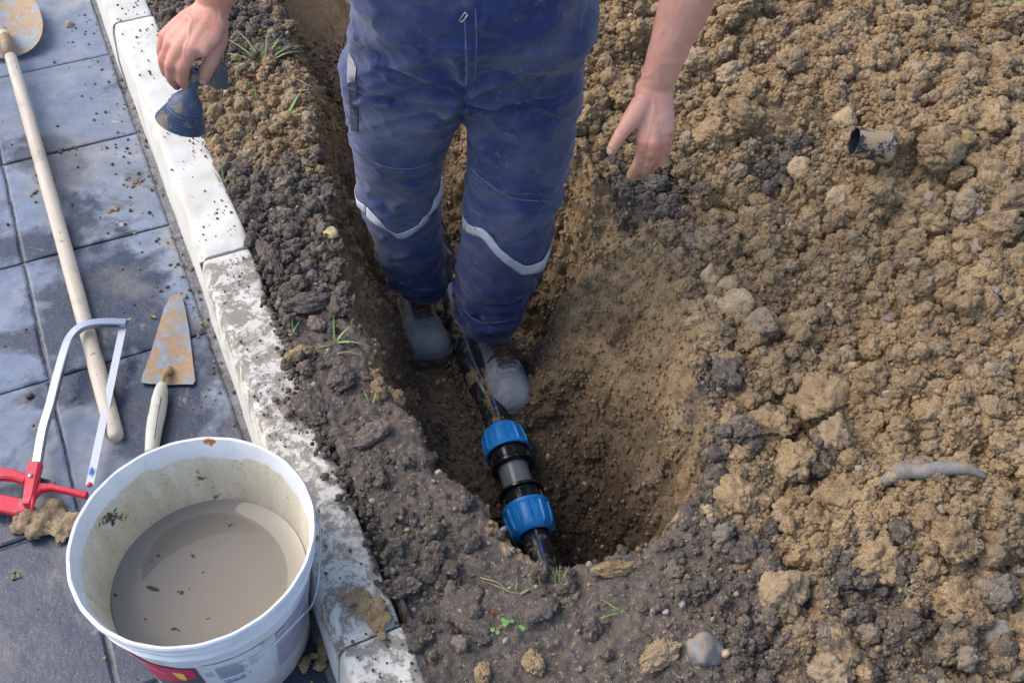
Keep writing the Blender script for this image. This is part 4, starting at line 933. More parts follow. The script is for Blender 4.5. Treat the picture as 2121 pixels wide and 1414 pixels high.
STEEL = lambda nm, mud: (lambda b: b.done(b.mix(b.ramp(b.noise(19, 7, .7, .6, vec=b.mapping((1, 1, 1))), [(.98-mud, 0.), (1.06-mud, 1.)]), b.mix(b.noise(40, 4), (.16, .18, .21), (.26, .29, .33)), b.mix(b.noise(70, 4), (.22, .14, .075), (.36, .25, .14))), .55, b.bump(b.noise(60, 6, .7), .7, .003), metal=.25))(MB(nm))
# blade: dished sheet, rounded shoulder end nearest the camera; tip beyond the frame
def sheet(outline, th, name, mat, parent, zfun, res=14):
    bm = bmesh.new(); vs = [bm.verts.new((x, y, 0)) for x, y in outline]; bm.faces.new(vs)
    bmesh.ops.triangulate(bm, faces=bm.faces[:]); 
    for _ in range(3): bmesh.ops.subdivide_edges(bm, edges=[q for q in bm.edges if q.calc_length() > .012], cuts=1, use_grid_fill=False); bmesh.ops.triangulate(bm, faces=bm.faces[:])
    for v in bm.verts: v.co.z = zfun(v.co.x, v.co.y)
    bmesh.ops.solidify(bm, geom=bm.faces[:], thickness=th); return link(name, sharp(from_bm(name, bm), 45), mat, parent)
ud = -hd.normalized(); ud = Vector((ud.x, ud.y, 0)).normalized(); sd2 = Vector((ud.y, -ud.x, 0)); cb = Vector((h0.x, h0.y, 0))
bl = []
for k in range(33):
    t = -math.pi/2+math.pi*2*k/32
    w2, l2 = .105, .15; x_ = w2*math.copysign(abs(math.sin(t))**.7, math.sin(t)); y_ = l2*math.copysign(abs(math.cos(t))**.75, -math.cos(t))
    q = cb+sd2*(x_+.012)+ud*(y_+.125); bl.append((q.x, q.y))
bl = bl[:-1]
def bz(x, y): q = Vector((x, y, 0))-cb-ud*.125; a1, a2 = q.dot(sd2)/.105, q.dot(ud)/.15; return ZP+.012+.028*min(1.2, a1*a1)*.9+.004*a2+.006
sheet(bl, .0025, 'blade', STEEL('muddy_steel', .55), spade, bz)
bm = bmesh.new(); tube(bm, [h0-hd.normalized()*.09+Vector((0, 0, -.012)), h0-hd.normalized()*.02, h0+hd.normalized()*.075], [.010, .0185, .0192], 20); link('socket', from_bm('socket', bm), STEEL('muddy_socket', .64), spade)

# ---------------------------------------------------------------- hacksaw
CHR = (lambda b: b.done(b.mix(b.ramp(b.noise(60, 5, .7), [(.62, 0.), (.68, .8)]), (.34, .37, .43), (.25, .2, .14)), b.mix(b.noise(30, 3), (.18,)*3, (.4,)*3), metal=.85))(MB('chromed_tube'))
REDP = (lambda b: b.done(b.mix(b.ramp(b.noise(28, 6, .7), [(.56, 0.), (.64, .8)]), (.60, .025, .05), (.33, .23, .19)), .4, b.bump(b.noise(80, 4), .4, .001)))(MB('red_enamel'))
DGREY = plastic('dark_handle_plastic', (.03, .04, .06), .5, .5, (.3, .25, .2))
saw = empty('hacksaw', Pz(150, 850, ZP+.03), 'hacksaw with chromed frame and red handle lying across the wooden handle', 'hacksaw')
def S(x, y, h): return Vector(Pz(x, y, ZP+h))
bm = bmesh.new(); fr = [S(74, 975, .040), S(88, 895, .046), S(104, 840, .050), S(119, 780, .054), S(136, 722, .058), S(147, 698, .059), S(165, 680, .060), S(190, 671, .060), S(220, 668, .058), S(262, 669, .054)]
pts = catmull(fr, 5); rings = []
for i, p in enumerate([Vector(q) for q in pts]):
    P_ = [Vector(q) for q in pts]; d = (P_[min(i+1, len(P_)-1)]-P_[max(i-1, 0)]).normalized(); v = Vector((0, 0, 1)); u = d.cross(v).normalized(); hw, hh = .0102, .0070; c_ = .0022
    rings.append([p+u*a1+v*a2 for a1, a2 in ((hw, -hh+c_), (hw, hh-c_), (hw-c_, hh), (-hw+c_, hh), (-hw, hh-c_), (-hw, -hh+c_), (-hw+c_, -hh), (hw-c_, -hh))])
ring_loft(bm, rings); link('frame', sharp(from_bm('frame', bm), 35), CHR, saw)
bm = bmesh.new(); p0, p1 = S(256, 672, .046), S(186, 1004, .030); d = (p1-p0); u = d.cross(Vector((0, 0, 1))).normalized(); nt = 90; rings = []
u = (u*.95-Vector((0, 0, 1))*.12).normalized(); nrm = d.cross(u).normalized()
for i in range(nt+1):
    p = p0+d*i/nt; hw = .0085; tt = .0013*(i % 2); rings.append([p+u*(hw+tt)+nrm*.0006, p-u*hw+nrm*.0006, p-u*hw-nrm*.0006, p+u*(hw+tt)-nrm*.0006])
ring_loft(bm, rings); link('saw_blade', from_bm('saw_blade', bm, False), MB('worn_blade_steel').done((.36, .39, .46), .55, metal=.3), saw)
BLP = MB('blue_paint').done((.03, .18, .6), .5)
bm = bmesh.new(); c_ = S(188, 975, .0365); bmesh.ops.create_uvsphere(bm, u_segments=10, v_segments=6, radius=1, matrix=Matrix.Translation(c_+nrm*0) @ Matrix.Diagonal((.004, .010, .0012, 1))); link('paint_mark', from_bm('paint_mark', bm), BLP, saw)
def flatbar(name, pts, wd, th, mat, par):
    bm = bmesh.new(); P_ = [Vector(p) for p in pts]; rings = []
    for i, p in enumerate(P_):
        d = (P_[min(i+1, len(P_)-1)]-P_[max(i-1, 0)]).normalized(); v = Vector((0, 0, 1)); u = d.cross(v).normalized(); hw = wd[i]/2 if isinstance(wd, (list, tuple)) else wd/2; hh = th/2; c_ = min(hw, hh)*.4
        rings.append([p+u*a1+v*a2 for a1, a2 in ((hw, -hh+c_), (hw, hh-c_), (hw-c_, hh), (-hw+c_, hh), (-hw, hh-c_), (-hw, -hh+c_), (-hw+c_, -hh), (hw-c_, -hh))])
    ring_loft(bm, rings); return link(name, sharp(from_bm(name, bm), 35), mat, par)
flatbar('clamp', [S(74, 962, .046), S(68, 990, .045), S(62, 1030, .043), S(58, 1048, .042)], [.027, .026, .022, .016], .024, REDP, saw)
flatbar('lower_arm', [S(66, 1020, .040), S(85, 1010, .038), S(110, 1010, .036), S(145, 1018, .034), S(180, 1026, .030)], [.034, .020, .012, .011, .014], .016, REDP, saw)
bm = bmesh.new(); tube(bm, [S(66, 1018, .048), S(68, 1040, .048), S(66, 1056, .046)], [.006, .0045, .003], 8); link('trigger', from_bm('trigger', bm), REDP, saw)
flatbar('grip', [S(55, 995, .036), S(30, 985, .038), S(5, 982, .040), S(-40, 985, .042), S(-70, 1000, .040)], [.017, .022, .026, .026, .022], .020, REDP, saw)
flatbar('grip_pad', [S(112, 1004, .020), S(75, 996, .022), S(40, 990, .024), S(20, 986, .028)], [.013, .017, .020, .012], .014, DGREY, saw)
flatbar('knuckle_guard', [S(60, 1050, .026), S(35, 1050, .028), S(0, 1042, .030), S(-40, 1035, .034), S(-70, 1005, .038)], [.024, .038, .036, .026, .020], .014, REDP, saw)
bm = bmesh.new(); bmesh.ops.create_uvsphere(bm, u_segments=14, v_segments=8, radius=.0055, matrix=Matrix.Translation(S(63, 984, .058)) @ Matrix.Diagonal((1, 1, .5, 1))); link('bolt', from_bm('bolt', bm), CHR, saw)
bm = bmesh.new(); bmesh.ops.create_uvsphere(bm, u_segments=10, v_segments=8, radius=.0058, matrix=Matrix.Translation(p1+Vector((0, 0, .001)))); link('blade_pin', from_bm('blade_pin', bm), REDP, saw)
group_lump('clay_lump', 268, 664, ZP+.045, 5, .006, .007, 'small tan clay bit stuck on the far end of the saw frame', dirv=(1, 0))

# ---------------------------------------------------------------- trowel
tw = empty('trowel', Pz(340, 750, ZP), 'bricklaying trowel with muddy pointed blade and pale wooden handle on the pavers', 'trowel')
ol = [Pz(x, y, ZP+.008)[:2] for x, y in ((377, 614), (384, 640), (392, 685), (398, 735), (405, 790), (400, 797), (373, 796), (350, 797), (310, 796), (294, 793), (293, 785), (308, 745), (325, 690), (340, 640), (351, 618), (364, 611))]
def tz(x, y): return ZP+.008+.0012*math.sin(x*60)+.0
sheet(ol, .0018, 'blade', STEEL('muddy_trowel_steel', .53), tw, tz)
bm = bmesh.new(); tube(bm, catmull([S(352, 765, .012), S(345, 772, .022), S(338, 782, .028), S(335, 800, .026)], 5), [.009]*5+[.007]*5+[.0065]*6, 12); link('tang', from_bm('tang', bm), STEEL('muddy_tang', .60), tw)
bm = bmesh.new(); hp_ = [S(336, 796, .026), S(333, 812, .026), S(327, 850, .024), S(320, 885, .022), S(316, 915, .020), S(313, 938, .019)]; P_ = catmull(hp_, 6)
tube(bm, P_, list(np.interp(np.linspace(0, 5, len(P_)), [0, .4, 1.5, 2.5, 4, 5], [.0105, .0128, .0175, .0182, .0155, .013])), 20)
d_ = Vector(P_[-1])-Vector(P_[0]); link('handle', from_bm('handle', bm), wood_mat('pale_trowel_wood', (.42, .42, .36), (.56, .54, .45), d_), tw)
bm = bmesh.new(); tube(bm, [S(334, 822, .0415), S(327, 860, .0425), S(320, 908, .038)], .0009, 6); link('crack', from_bm('crack', bm), FLK, tw)
# ---------------------------------------------------------------- the man
FLOOR = -.505
man = empty('person', (-.14, 1.83, FLOOR), 'man in dusty navy work overalls and grey boots standing in the pit', 'person')
# ---- overalls: lofted from the outline seen in the photograph, then made one surface
def ell(c, rx, ry, n=40, tilt=0., pw=1.):
    out = []
    for k in range(n):
        t = 2*math.pi*k/n; x = math.copysign(abs(math.cos(t))**pw, math.cos(t))*rx; y = math.copysign(abs(math.sin(t))**pw, math.sin(t))*ry
        out.append((c[0]+x, c[1]+y, c[2]+tilt*x))
    return out
def prow(xl, xr, y, Y, ry, tilt=0., pw=.92):
    a_, c_ = Py(xl, y, Y), Py(xr, y, Y); m = (a_+c_)/2; return ell(m, (c_-a_)[0]/2, ry, tilt=tilt, pw=pw)
bm = bmesh.new()
YL = lambda y: 1.93+(1.80-1.93)*np.clip((610-y)/440, 0, 1.4); YR = lambda y: 1.815+(1.79-1.815)*np.clip((690-y)/520, 0, 1.4)
LL = [(818, 924, 582, .080), (808, 925, 562, .086), (792, 922, 530, .088), (770, 915, 485, .086), (756, 912, 445, .088), (748, 912, 410, .092), (739, 915, 360, .098), (731, 928, 310, .104), (724, 945, 260, .110), (718, 968, 205, .118), (716, 985, 150, .125)]
RL = [(950, 1078, 652, .084), (946, 1088, 632, .092), (945, 1098, 600, .092), (948, 1114, 560, .092), (953, 1130, 520, .092), (957, 1144, 470, .094), (962, 1156, 420, .097), (966, 1168, 370, .102), (967, 1183, 315, .108), (966, 1194, 260, .114), (964, 1206, 205, .120), (948, 1213, 150, .125)]
ring_loft(bm, [prow(xl, xr, y, YL(y)-(.012 if 330 < y < 430 else 0), ry) for xl, xr, y, ry in LL])
ring_loft(bm, [prow(xl, xr, y, YR(y)-(.012 if 370 < y < 480 else 0), ry, tilt=-.10 if y > 560 else 0) for xl, xr, y, ry in RL])
TOR = [(728, 1206, 178, .105, 1.80), (718, 1213, 148, .128, 1.795), (720, 1213, 112, .138, 1.79), (724, 1216, 85, .145, 1.785), (726, 1228, 50, .150, 1.775), (727, 1229, 10, .152, 1.765), (722, 1226, -40, .150, 1.755)]
rings = [prow(xl, xr, y, Y, ry, pw=.86) for xl, xr, y, ry, Y in TOR]
top = np.mean(np.array(rings[-1]), 0); cx, cy = top[0], top[1]
for z, rx, ry, dy in ((.75, .215, .145, 0), (.85, .22, .14, -.01), (.95, .225, .135, -.02), (1.03, .21, .12, -.02), (1.09, .16, .095, -.015), (1.125, .085, .07, -.01)):
    if z > top[2]+.03: rings.append(ell((cx, cy+dy, z), rx, ry, pw=.9))
ring_loft(bm, rings)
SHR, SHL = Vector((cx+.205, cy-.02, 1.03)), Vector((cx-.205, cy-.02, 1.03))
WR, WL = Vector(Pd(1356, 178, 1.85)), Vector(Pd(441, 18, 1.85))
ER, EL_ = Vector((.285, 1.60, .875)), Vector((-.465, 1.60, .915))
for sh, el in ((SHR, ER), (SHL, EL_)):
    d = el-sh; tube(bm, [sh-d*.15, sh, sh+d*.35, sh+d*.75, el], [.05, .078, .072, .066, .062], 20)
# flare of the hem over the right hip
bmesh.ops.create_uvsphere(bm, u_segments=20, v_segments=12, radius=1, matrix=Matrix.Translation(Vector(Py(1196, 42, 1.76))) @ Matrix.Diagonal((.038, .09, .055, 1)))
suit = remeshed(bm, .0062, 6, 'overalls')
Vv = co_of(suit).copy(); Nn = no_of(suit)
crotch = np.array(Py(966, 176, 1.70)); kneeL = np.array(Py(828, 400, 1.82)); kneeR = np.array(Py(1062, 430, 1.72))
def fold(x, k=1.): return np.clip(1-np.abs(x)*k, 0, 1)
z = Vv[:, 2]; w1 = fbm(Vv*np.array([5, 5, 16]), 3, 61); w2 = fbm(Vv*np.array([7, 7, 34])+w1[:, None]*.8, 3, 62)
ank = np.clip((-.12-z)/.2, 0, 1); lap = np.exp(-((z-.50)/.12)**2)
D = .006*w1+.0032*w2*(.35+1.5*ank+.7*lap)
D += ank*.012*(1-np.abs(vnoise(Vv*np.array([6, 6, 24])+w1[:, None]*2.2, 63))*2.4)
for sd_, fr, am in ((66, np.array([4.5, 4, 8]), .0075), (67, np.array([10, 7, 13]), .004)):
    q_ = Vv.copy(); q_[:, 2] += .55*np.abs(Vv[:, 0]-crotch[0])*np.sign(.1-z); rdg = 1-np.abs(vnoise(q_*fr+w1[:, None]*1.2, sd_)); D += am*(rdg**5-.25)
# pleats that run out from the crotch across both thighs
dc = Vv-crotch; rr = np.linalg.norm(dc, axis=1); an = np.arctan2(dc[:, 2], np.abs(dc[:, 0])+.01)
D += .013*np.exp(-(rr/.19)**2)*(1-2*np.abs(np.sin(an*4.2+w1*1.6)))*np.clip(rr/.03, 0, 1)
# behind and beside the knees
for kn in (kneeL, kneeR):
    dk = Vv-kn; r2 = np.exp(-(dk[:, 0]**2/(2*.10**2)+(dk[:, 2]/.10)**2)); D += .009*r2*(1-2*np.abs(vnoise(Vv*np.array([9, 5, 26])+w1[:, None]*1.5+5, 64)))
# sagging cross folds over the belly
D += .009*lap*(1-2.2*np.abs(vnoise(np.stack([Vv[:, 0]*3, Vv[:, 1]*3, z*26+6*(Vv[:, 0]-cx)**2*9+w1*.8], -1), 65)))
# fly placket: raised strip with a groove on its left
fx = Py(972, 90, 1.64); fc = np.exp(-((Vv[:, 0]-(fx[0]+.006))/.0105)**4)*(z > crotch[2]+.0)*(z < .80)*(Vv[:, 1] < 1.75); gr = np.exp(-((Vv[:, 0]-(fx[0]-.008))/.0025)**2)*(z > crotch[2])*(z < .8)*(Vv[:, 1] < 1.75)
D += .0028*fc-.004*gr
Vv += Nn*D[:, None]; set_co(suit, Vv)
b = MB('navy_cotton')
base = b.mix(b.ramp(b.noise(3.2, 5, .6), [(.3, 0.), (.7, 1.)]), (.008, .022, .105), (.015, .036, .140))
dust = b.ramp(b.mth('ADD', b.noise(7, 6, .65, .4), b.mth('MULTIPLY', b.dot((0, 0, 1)), .10)), [(.46, 0.), (.66, .85)])
c = b.mix(dust, base, (.085, .105, .185))
st = b.mix(b.ramp(b.noise(4.5, 5, .6, .3, vec=b.mapping(loc=(5, 2, 0))), [(.55, 0.), (.68, .6)]), c, (.085, .08, .095))
st = b.mix(b.ramp(b.noise(24, 7, .75), [(.59, 0.), (.68, .5)]), st, (.17, .185, .27))
low = b.ramp(b.mth('SUBTRACT', -.12, b.dot((0, 0, 1))), [(0, 0.), (.12, 1.)])
st = b.mix(b.mth('MULTIPLY', low, b.ramp(b.noise(60, 6, .75), [(.60, 0.), (.66, .6)])), st, (.33, .27, .2))
st = b.mix(b.ramp(b.noise(34, 6, .8), [(.655, 0.), (.70, .4)]), st, (.24, .19, .13))
wv_ = b.n('ShaderNodeTexWave'); b.put(wv_.inputs['Vector'], b.obj()); wv_.inputs['Scale'].default_value = 420; wv_.bands_direction = 'DIAGONAL'
h = b.mth('ADD', b.mth('MULTIPLY', wv_.outputs['Fac'], .05), b.mth('ADD', b.noise(26, 6, .65), b.mth('MULTIPLY', b.noise(9, 4, .6, 1.2, vec=b.mapping((1, 1, 1.6))), 1.0)))
NAVY = b.done(st, .88, b.bump(h, .45, .006), Sheen_Weight=.25, Sheen_Roughness=.5)
suit_o = link('overalls', suit, NAVY, man)
bmt = bmesh.new(); bmt.from_mesh(bpy.data.objects['overalls'].data); bmesh.ops.translate(bmt, vec=man.location, verts=bmt.verts); SB = BVHTree.FromBMesh(bmt)
def onsuit(px, py, off=.002):
    o = Vector(CAMP); d = Vector(ray(px, py)).normalized(); h = SB.ray_cast(o, d); return (h[0]+h[1]*off, h[1]) if h[0] is not None else (None, None)
def legband(pts_px, th0, side_axis, width, mat, name, off=.0024):
    """a tape sewn round the leg: rays are sent at the leg axis at the height each direction needs"""
    ax_p, ax_q = side_axis; rows = []
    n = 72; P_ = []
    for (px, py) in pts_px:
        h, nn_ = onsuit(px, py); P_.append(h)
    P_ = [p for p in P_ if p is not None]
    ang = lambda p: math.atan2(p.y-(ax_p.y+(ax_q.y-ax_p.y)*(p.z-ax_p.z)/(ax_q.z-ax_p.z)), p.x-(ax_p.x+(ax_q.x-ax_p.x)*(p.z-ax_p.z)/(ax_q.z-ax_p.z)))
    an_ = np.array([ang(p) for p in P_]); zz = np.array([p.z for p in P_]); o_ = np.argsort(an_); an_, zz = an_[o_], zz[o_]
    an_ = np.concatenate([an_, [an_[0]+2*math.pi]]); zz = np.concatenate([zz, [zz[0]]])
    for k in range(n+1):
        t = an_[0]+2*math.pi*k/n; zc = float(np.interp(t, an_, zz)); row = []
        for j in range(4):
            z_ = zc-width/2+width*j/3; c_ = ax_p+(ax_q-ax_p)*((z_-ax_p.z)/(ax_q.z-ax_p.z)); dr = Vector((math.cos(t), math.sin(t), 0))
            h = SB.ray_cast(c_, dr, .135); q = h[0]+dr*off if h[0] is not None else c_+dr*.112
            row.append(q)
        rows.append(row)
    bm = bmesh.new(); vs = [[bm.verts.new(q) for q in r] for r in rows]
    for r0, r1 in zip(vs, vs[1:]):
        for j in range(3): bm.faces.new((r0[j], r1[j], r1[j+1], r0[j+1]))
    bmesh.ops.smooth_vert(bm, verts=bm.verts, factor=.3, use_axis_x=True, use_axis_y=True, use_axis_z=True); bmesh.ops.solidify(bm, geom=bm.faces[:], thickness=-.0012)
    return link(name, from_bm(name, bm), mat, man)
b = MB('reflective_tape'); TAPE = b.done(b.mix(b.ramp(b.noise(22, 6, .7), [(.4, 0.), (.66, .8)]), (.60, .62, .66), (.36, .37, .42)), .45, b.bump(b.noise(60, 4), .3, .001))
la, lb = Vector(Py(868, 600, YL(600))), Vector(Py(835, 380, YL(380))); ra, rb = Vector(Py(1015, 680, YR(680))), Vector(Py(1062, 400, YR(400)))
legband([(760, 436), (785, 464), (824, 488), (865, 470), (903, 424)], 0, (la, lb), .033, TAPE, 'reflective_tape')
legband([(966, 466), (1000, 484), (1040, 528), (1085, 560), (1126, 548)], 0, (ra, rb), .036, TAPE, 'reflective_tape')
def sewn(name, pts, wd, mat, off=.0018, th=.0012, n=10):
    """flat strip laid on the cloth along photo pixels"""
    P_ = catmull([np.array(p, float) for p in pts], n) if len(pts) > 2 else [np.array(pts[0])*(1-k/n)+np.array(pts[1])*k/n for k in range(n+1)]
    Q_ = [onsuit(*p, off) for p in P_]; Q_ = [q for q in Q_ if q[0] is not None]; bm = bmesh.new(); prev = None
    for i, (p, nr) in enumerate(Q_):
        d = (Q_[min(i+1, len(Q_)-1)][0]-Q_[max(i-1, 0)][0]).normalized(); s_ = d.cross(nr).normalized(); r = [bm.verts.new(p-s_*wd/2-nr*.001), bm.verts.new(p+nr*th), bm.verts.new(p+s_*wd/2-nr*.001)]
        if prev: bm.faces.new((prev[0], prev[1], r[1], r[0])); bm.faces.new((prev[1], prev[2], r[2], r[1]))
        prev = r
    return link(name, from_bm(name, bm), mat, man)
THREAD = MB('pale_thread').done((.16, .18, .30), .8)
b = MB('grey_pocket_cloth'); GCL = b.done(b.mix(b.noise(30, 5), (.42, .42, .46), (.55, .54, .56)), .85)
for pts in ([(735, 298), (765, 330), (800, 346), (850, 350), (892, 338)], [(975, 350), (1010, 380), (1060, 410), (1135, 418)], [(741, 160), (744, 215), (745, 272)], [(985, 20), (987, 90), (984, 168)], [(964, 182), (966, 160), (965, 100), (962, 40)], [(828, 585), (870, 600), (915, 596)], [(955, 640), (1000, 668), (1075, 660)]):
    sewn('seam', pts, .0026, THREAD, .0006, .0006, 14)
# grey pocket corner on the outer thigh
def clothpatch(name, poly, mat, off=.003, sub=6):
    bm = bmesh.new(); rows = []
    (a0, a1, b1, b0) = [np.array(p, float) for p in poly]
    for i in range(sub+1):
        r = []
        for j in range(sub+1):
            p = (a0*(1-j/sub)+a1*j/sub)*(1-i/sub)+(b0*(1-j/sub)+b1*j/sub)*i/sub; h, nr = onsuit(*p, off); r.append(bm.verts.new(h) if h is not None else None)
        rows.append(r)
    for i in range(sub):
        for j in range(sub):
            q = (rows[i][j], rows[i][j+1], rows[i+1][j+1], rows[i+1][j])
            if None not in q: bm.faces.new(q)
    bmesh.ops.solidify(bm, geom=bm.faces[:], thickness=-.0014); return link(name, from_bm(name, bm), mat, man)
clothpatch('pocket_corner', [(724, 108), (728, 112), (741, 142), (721, 128)], GCL); clothpatch('pocket_corner', [(722, 126), (741, 142), (736, 168), (721, 172)], GCL)
clothpatch('pocket_flap', [(722, 176), (741, 172), (743, 270), (729, 270)], NAVY, .0022)
# zip pull
ZIP = MB('zip_metal').done((.55, .52, .47), .35, metal=.9)
za, zn = onsuit(969, 26, .006); zb, _ = onsuit(953, 41, .007)
bm = bmesh.new(); d = zb-za; s_ = d.cross(zn).normalized()*.0028; tube(bm, [za-s_, za+s_, za+s_*1.2+d*.5, zb+s_*.9, zb-s_*.9, za-s_*1.2+d*.5, za-s_], .0012, 6); link('zip_pull', from_bm('zip_pull', bm), ZIP, man)

# ---- boots
b = MB('grey_boot_leather')
bc = b.mix(b.ramp(b.noise(20, 6, .7), [(.35, 0.), (.7, 1.)]), (.19, .22, .265), (.33, .37, .41)); bc = b.mix(b.ramp(b.noise(16, 7, .7, .4, vec=b.mapping(loc=(1, 3, 2))), [(.56, 0.), (.66, .7)]), bc, (.34, .29, .22)); bc = b.mix(b.ramp(b.noise(90, 5, .7), [(.6, 0.), (.7, .5)]), bc, (.06, .06, .07))
BOOT = b.done(bc, .75, b.bump(b.mth('ADD', b.noise(50, 6, .7), b.noise(230, 3)), .5, .0022))
b = MB('muddy_rubber_sole'); SOLE = b.done(b.mix(b.ramp(b.noise(24, 6, .7), [(.42, 0.), (.58, 1.)]), (.075, .08, .09), (.22, .165, .11)), .85, b.bump(b.noise(70, 5), .6, .003))
b = MB('orange_brown_lace'); LACE = b.done(b.mix(b.ramp(b.noise(330, 2), [(.45, 0.), (.55, 1.)]), (.30, .10, .04), (.05, .035, .03)), .85)
EYE = MB('eyelet').done((.2, .2, .2), .4, metal=.8)
lace_loops = True
def boot(heel, toe, flip, label):
    t = empty('boot', heel, None); t.parent = man; t.location = Vector([float(v) for v in heel])-man.location; del_ = 0
    H_, T_ = Vector(heel), Vector(toe); d = (T_-H_); L = d.length; d.normalize(); sd_ = d.cross(Vector((0, 0, 1))).normalized()*flip; up_ = Vector((0, 0, 1))
    def pt(s, a1, z): return H_+d*(s*L)+sd_*a1+up_*z
    S_ = [0, .03, .10, .2, .32, .45, .58, .7, .8, .88, .94, .98, 1.]
    WD = [.019, .032, .043, .044, .041, .044, .054, .0605, .061, .056, .045, .030, .012]
    OFF = [0, 0, 0, 0, .001, .003, .004, .003, -.001, -.004, -.007, -.008, -.008]
    HT = [.10, .125, .135, .135, .132, .124, .108, .092, .084, .078, .068, .056, .044]
    bm = bmesh.new(); rings = []
    for s, w_, o_, h_ in zip(S_, WD, OFF, HT):
        r = []
        for k in range(28):
            q = 2*math.pi*k/28; cx_, sz_ = math.cos(q), math.sin(q); e = .75 if sz_ > 0 else .35
            zz = .026+(h_-.026)*max(0, sz_)**.85 if sz_ > 0 else .026-.012*abs(sz_)**.3
            nar = 1-(.38 if s < .5 else .22)*max(0, sz_)**1.6
            r.append(pt(s, math.copysign(abs(cx_)**.62, cx_)*w_*nar+o_, zz))
        rings.append(r)
    ring_loft(bm, rings)
    # ankle shaft
    rings = [[pt(.20+.155*math.cos(q)*k1, .036*math.sin(q)*k1, z_) for q in [2*math.pi*k/24 for k in range(24)]] for z_, k1 in ((.06, 1.05), (.10, 1.05), (.13, 1.0), (.155, .97), (.165, .9))]
    ring_loft(bm, rings)
    me = remeshed(bm, .0032, 5, 'upper'); Vv = co_of(me).copy(); Nn = no_of(me)
    rel_ = Vv-np.array(H_); s_ = rel_@np.array(d)/L; a_ = rel_@np.array(sd_)
    D = .0018*fbm(Vv*24, 4, 71)+.0016*fbm(Vv*np.array([60, 60, 60]), 3, 72)*(s_ < .75)
    D += -.0022*np.exp(-((s_-.715-(a_*6)**2*.6)/.006)**2)*(Vv[:, 2] > H_.z+.045)        # seam behind the toe cap
    D += .0035*np.exp(-((s_-.60)/.05)**2)*(1-2*np.abs(vnoise(Vv*np.array([28, 28, 28]), 73)))
    D += -.002*np.exp(-((np.abs(a_)-.030)/.0018)**2)*(s_ < .68)*(s_ > .35)
    set_co(me, Vv+Nn*D[:, None]); o = link('upper', me, BOOT, t); 
    bmt = bmesh.new(); bmt.from_mesh(me); bmesh.ops.translate(bmt, vec=Vector(heel), verts=bmt.verts); BV = BVHTree.FromBMesh(bmt)
    # sole
    bm = bmesh.new(); out = [(s, w_*1.09+.0045, o_) for s, w_, o_ in zip(S_, WD, OFF)]
    prof = [(s*1.012, o_+w_) for s, w_, o_ in out]+[(s*1.012, o_-w_) for s, w_, o_ in out[::-1]]
    P_ = catmull([np.array(q) for q in prof], 3); n_p = len(P_)
    rings = [[pt(q[0]-.006, q[1]*k1, z_) for q in P_] for z_, k1 in ((0, .97), (.004, .99), (.012, 1.0), (.013, .985), (.016, .985), (.018, 1.0), (.026, .985), (.029, .95), (.0295, .8))]
    ring_loft(bm, rings); link('sole', sharp(from_bm('sole', bm), 45), SOLE, t)
    def onb(s, a1, off=.0025):
        h = BV.ray_cast(pt(s, a1, .30), Vector((0, 0, -1))); return h[0]+Vector((0, 0, off)) if h[0] is not None else pt(s, a1, .12)
    bm = bmesh.new()
    for s0_, k_ in ((.715, .6), (.735, .6)): tube(bm, [onb(s0_+.6*k_*(a1*6)**2, a1, .0008) for a1 in np.linspace(-.046, .040, 12)], .0009, 6)
    for sg in (-1, 1): tube(bm, [onb(s__, sg*(.030+.004*math.sin(s__*9)), .0008) for s__ in np.linspace(.40, .69, 10)], .0009, 6)
    tube(bm, [onb(.69+.012*math.cos(q_), .030*math.sin(q_), .0008) for q_ in np.linspace(-1.5, 1.5, 9)], .0009, 6)
    link('stitching', from_bm('stitching', bm), MB('boot_stitching').done((.32, .34, .36), .8), t)
    # tongue and laces
    bm = bmesh.new(); rows = [[bm.verts.new(onb(s, a1*(1-.25*abs(s-.52)/.2), .0035)) for a1 in np.linspace(-.022, .022, 7)] for s in np.linspace(.42, .665, 10)]
    for r0, r1 in zip(rows, rows[1:]):
        for j in range(6): bm.faces.new((r0[j], r0[j+1], r1[j+1], r1[j]))
    bmesh.ops.solidify(bm, geom=bm.faces[:], thickness=.002); link('tongue', from_bm('tongue', bm), BOOT, t)
    ss_ = [.45, .50, .545, .59, .63]
    for j in range(len(ss_)):
        for sg in (-1, 1):
            bm = bmesh.new(); bmesh.ops.create_uvsphere(bm, u_segments=8, v_segments=6, radius=.0036, matrix=Matrix.Translation(onb(ss_[j], sg*.024, .002)) @ Matrix.Diagonal((1, 1, .5, 1))); link('eyelet', from_bm('eyelet', bm), EYE, t)
    bm = bmesh.new()
    for j in range(len(ss_)-1):
        for sg in (-1, 1):
            P_ = [onb(ss_[j]+(ss_[j+1]-ss_[j])*k/6, sg*.024*(1-2*k/6), .0045+.003*math.sin(k/6*math.pi)) for k in range(7)]; tube(bm, P_, .0020, 6)
    tube(bm, [onb(ss_[-1], -.024+.048*k/5, .005) for k in range(6)], .0020, 6)
    kc = .535
    for dx, dy, L_ in () if not lace_loops else ((.035, .012, 1), (-.034, .008, 1), (.026, -.022, 1), (-.026, -.026, 1), (.012, -.03, 1), (-.008, .03, 1)):
        P_ = catmull([onb(kc, 0, .008), onb(kc+dx*.5, dy*.4, .013), onb(kc+dx*1.4, dy*1.1, .009), onb(kc+dx*1.0, dy*1.45, .007), onb(kc+dx*.3, dy*.7, .009)], 5); tube(bm, P_, .0019, 6)
    link('laces', from_bm('laces', bm), LACE, t)
    return t
def fl_(px, py, z): p = Pz(px, py, z); return (p[0], p[1], FLOOR+.006)
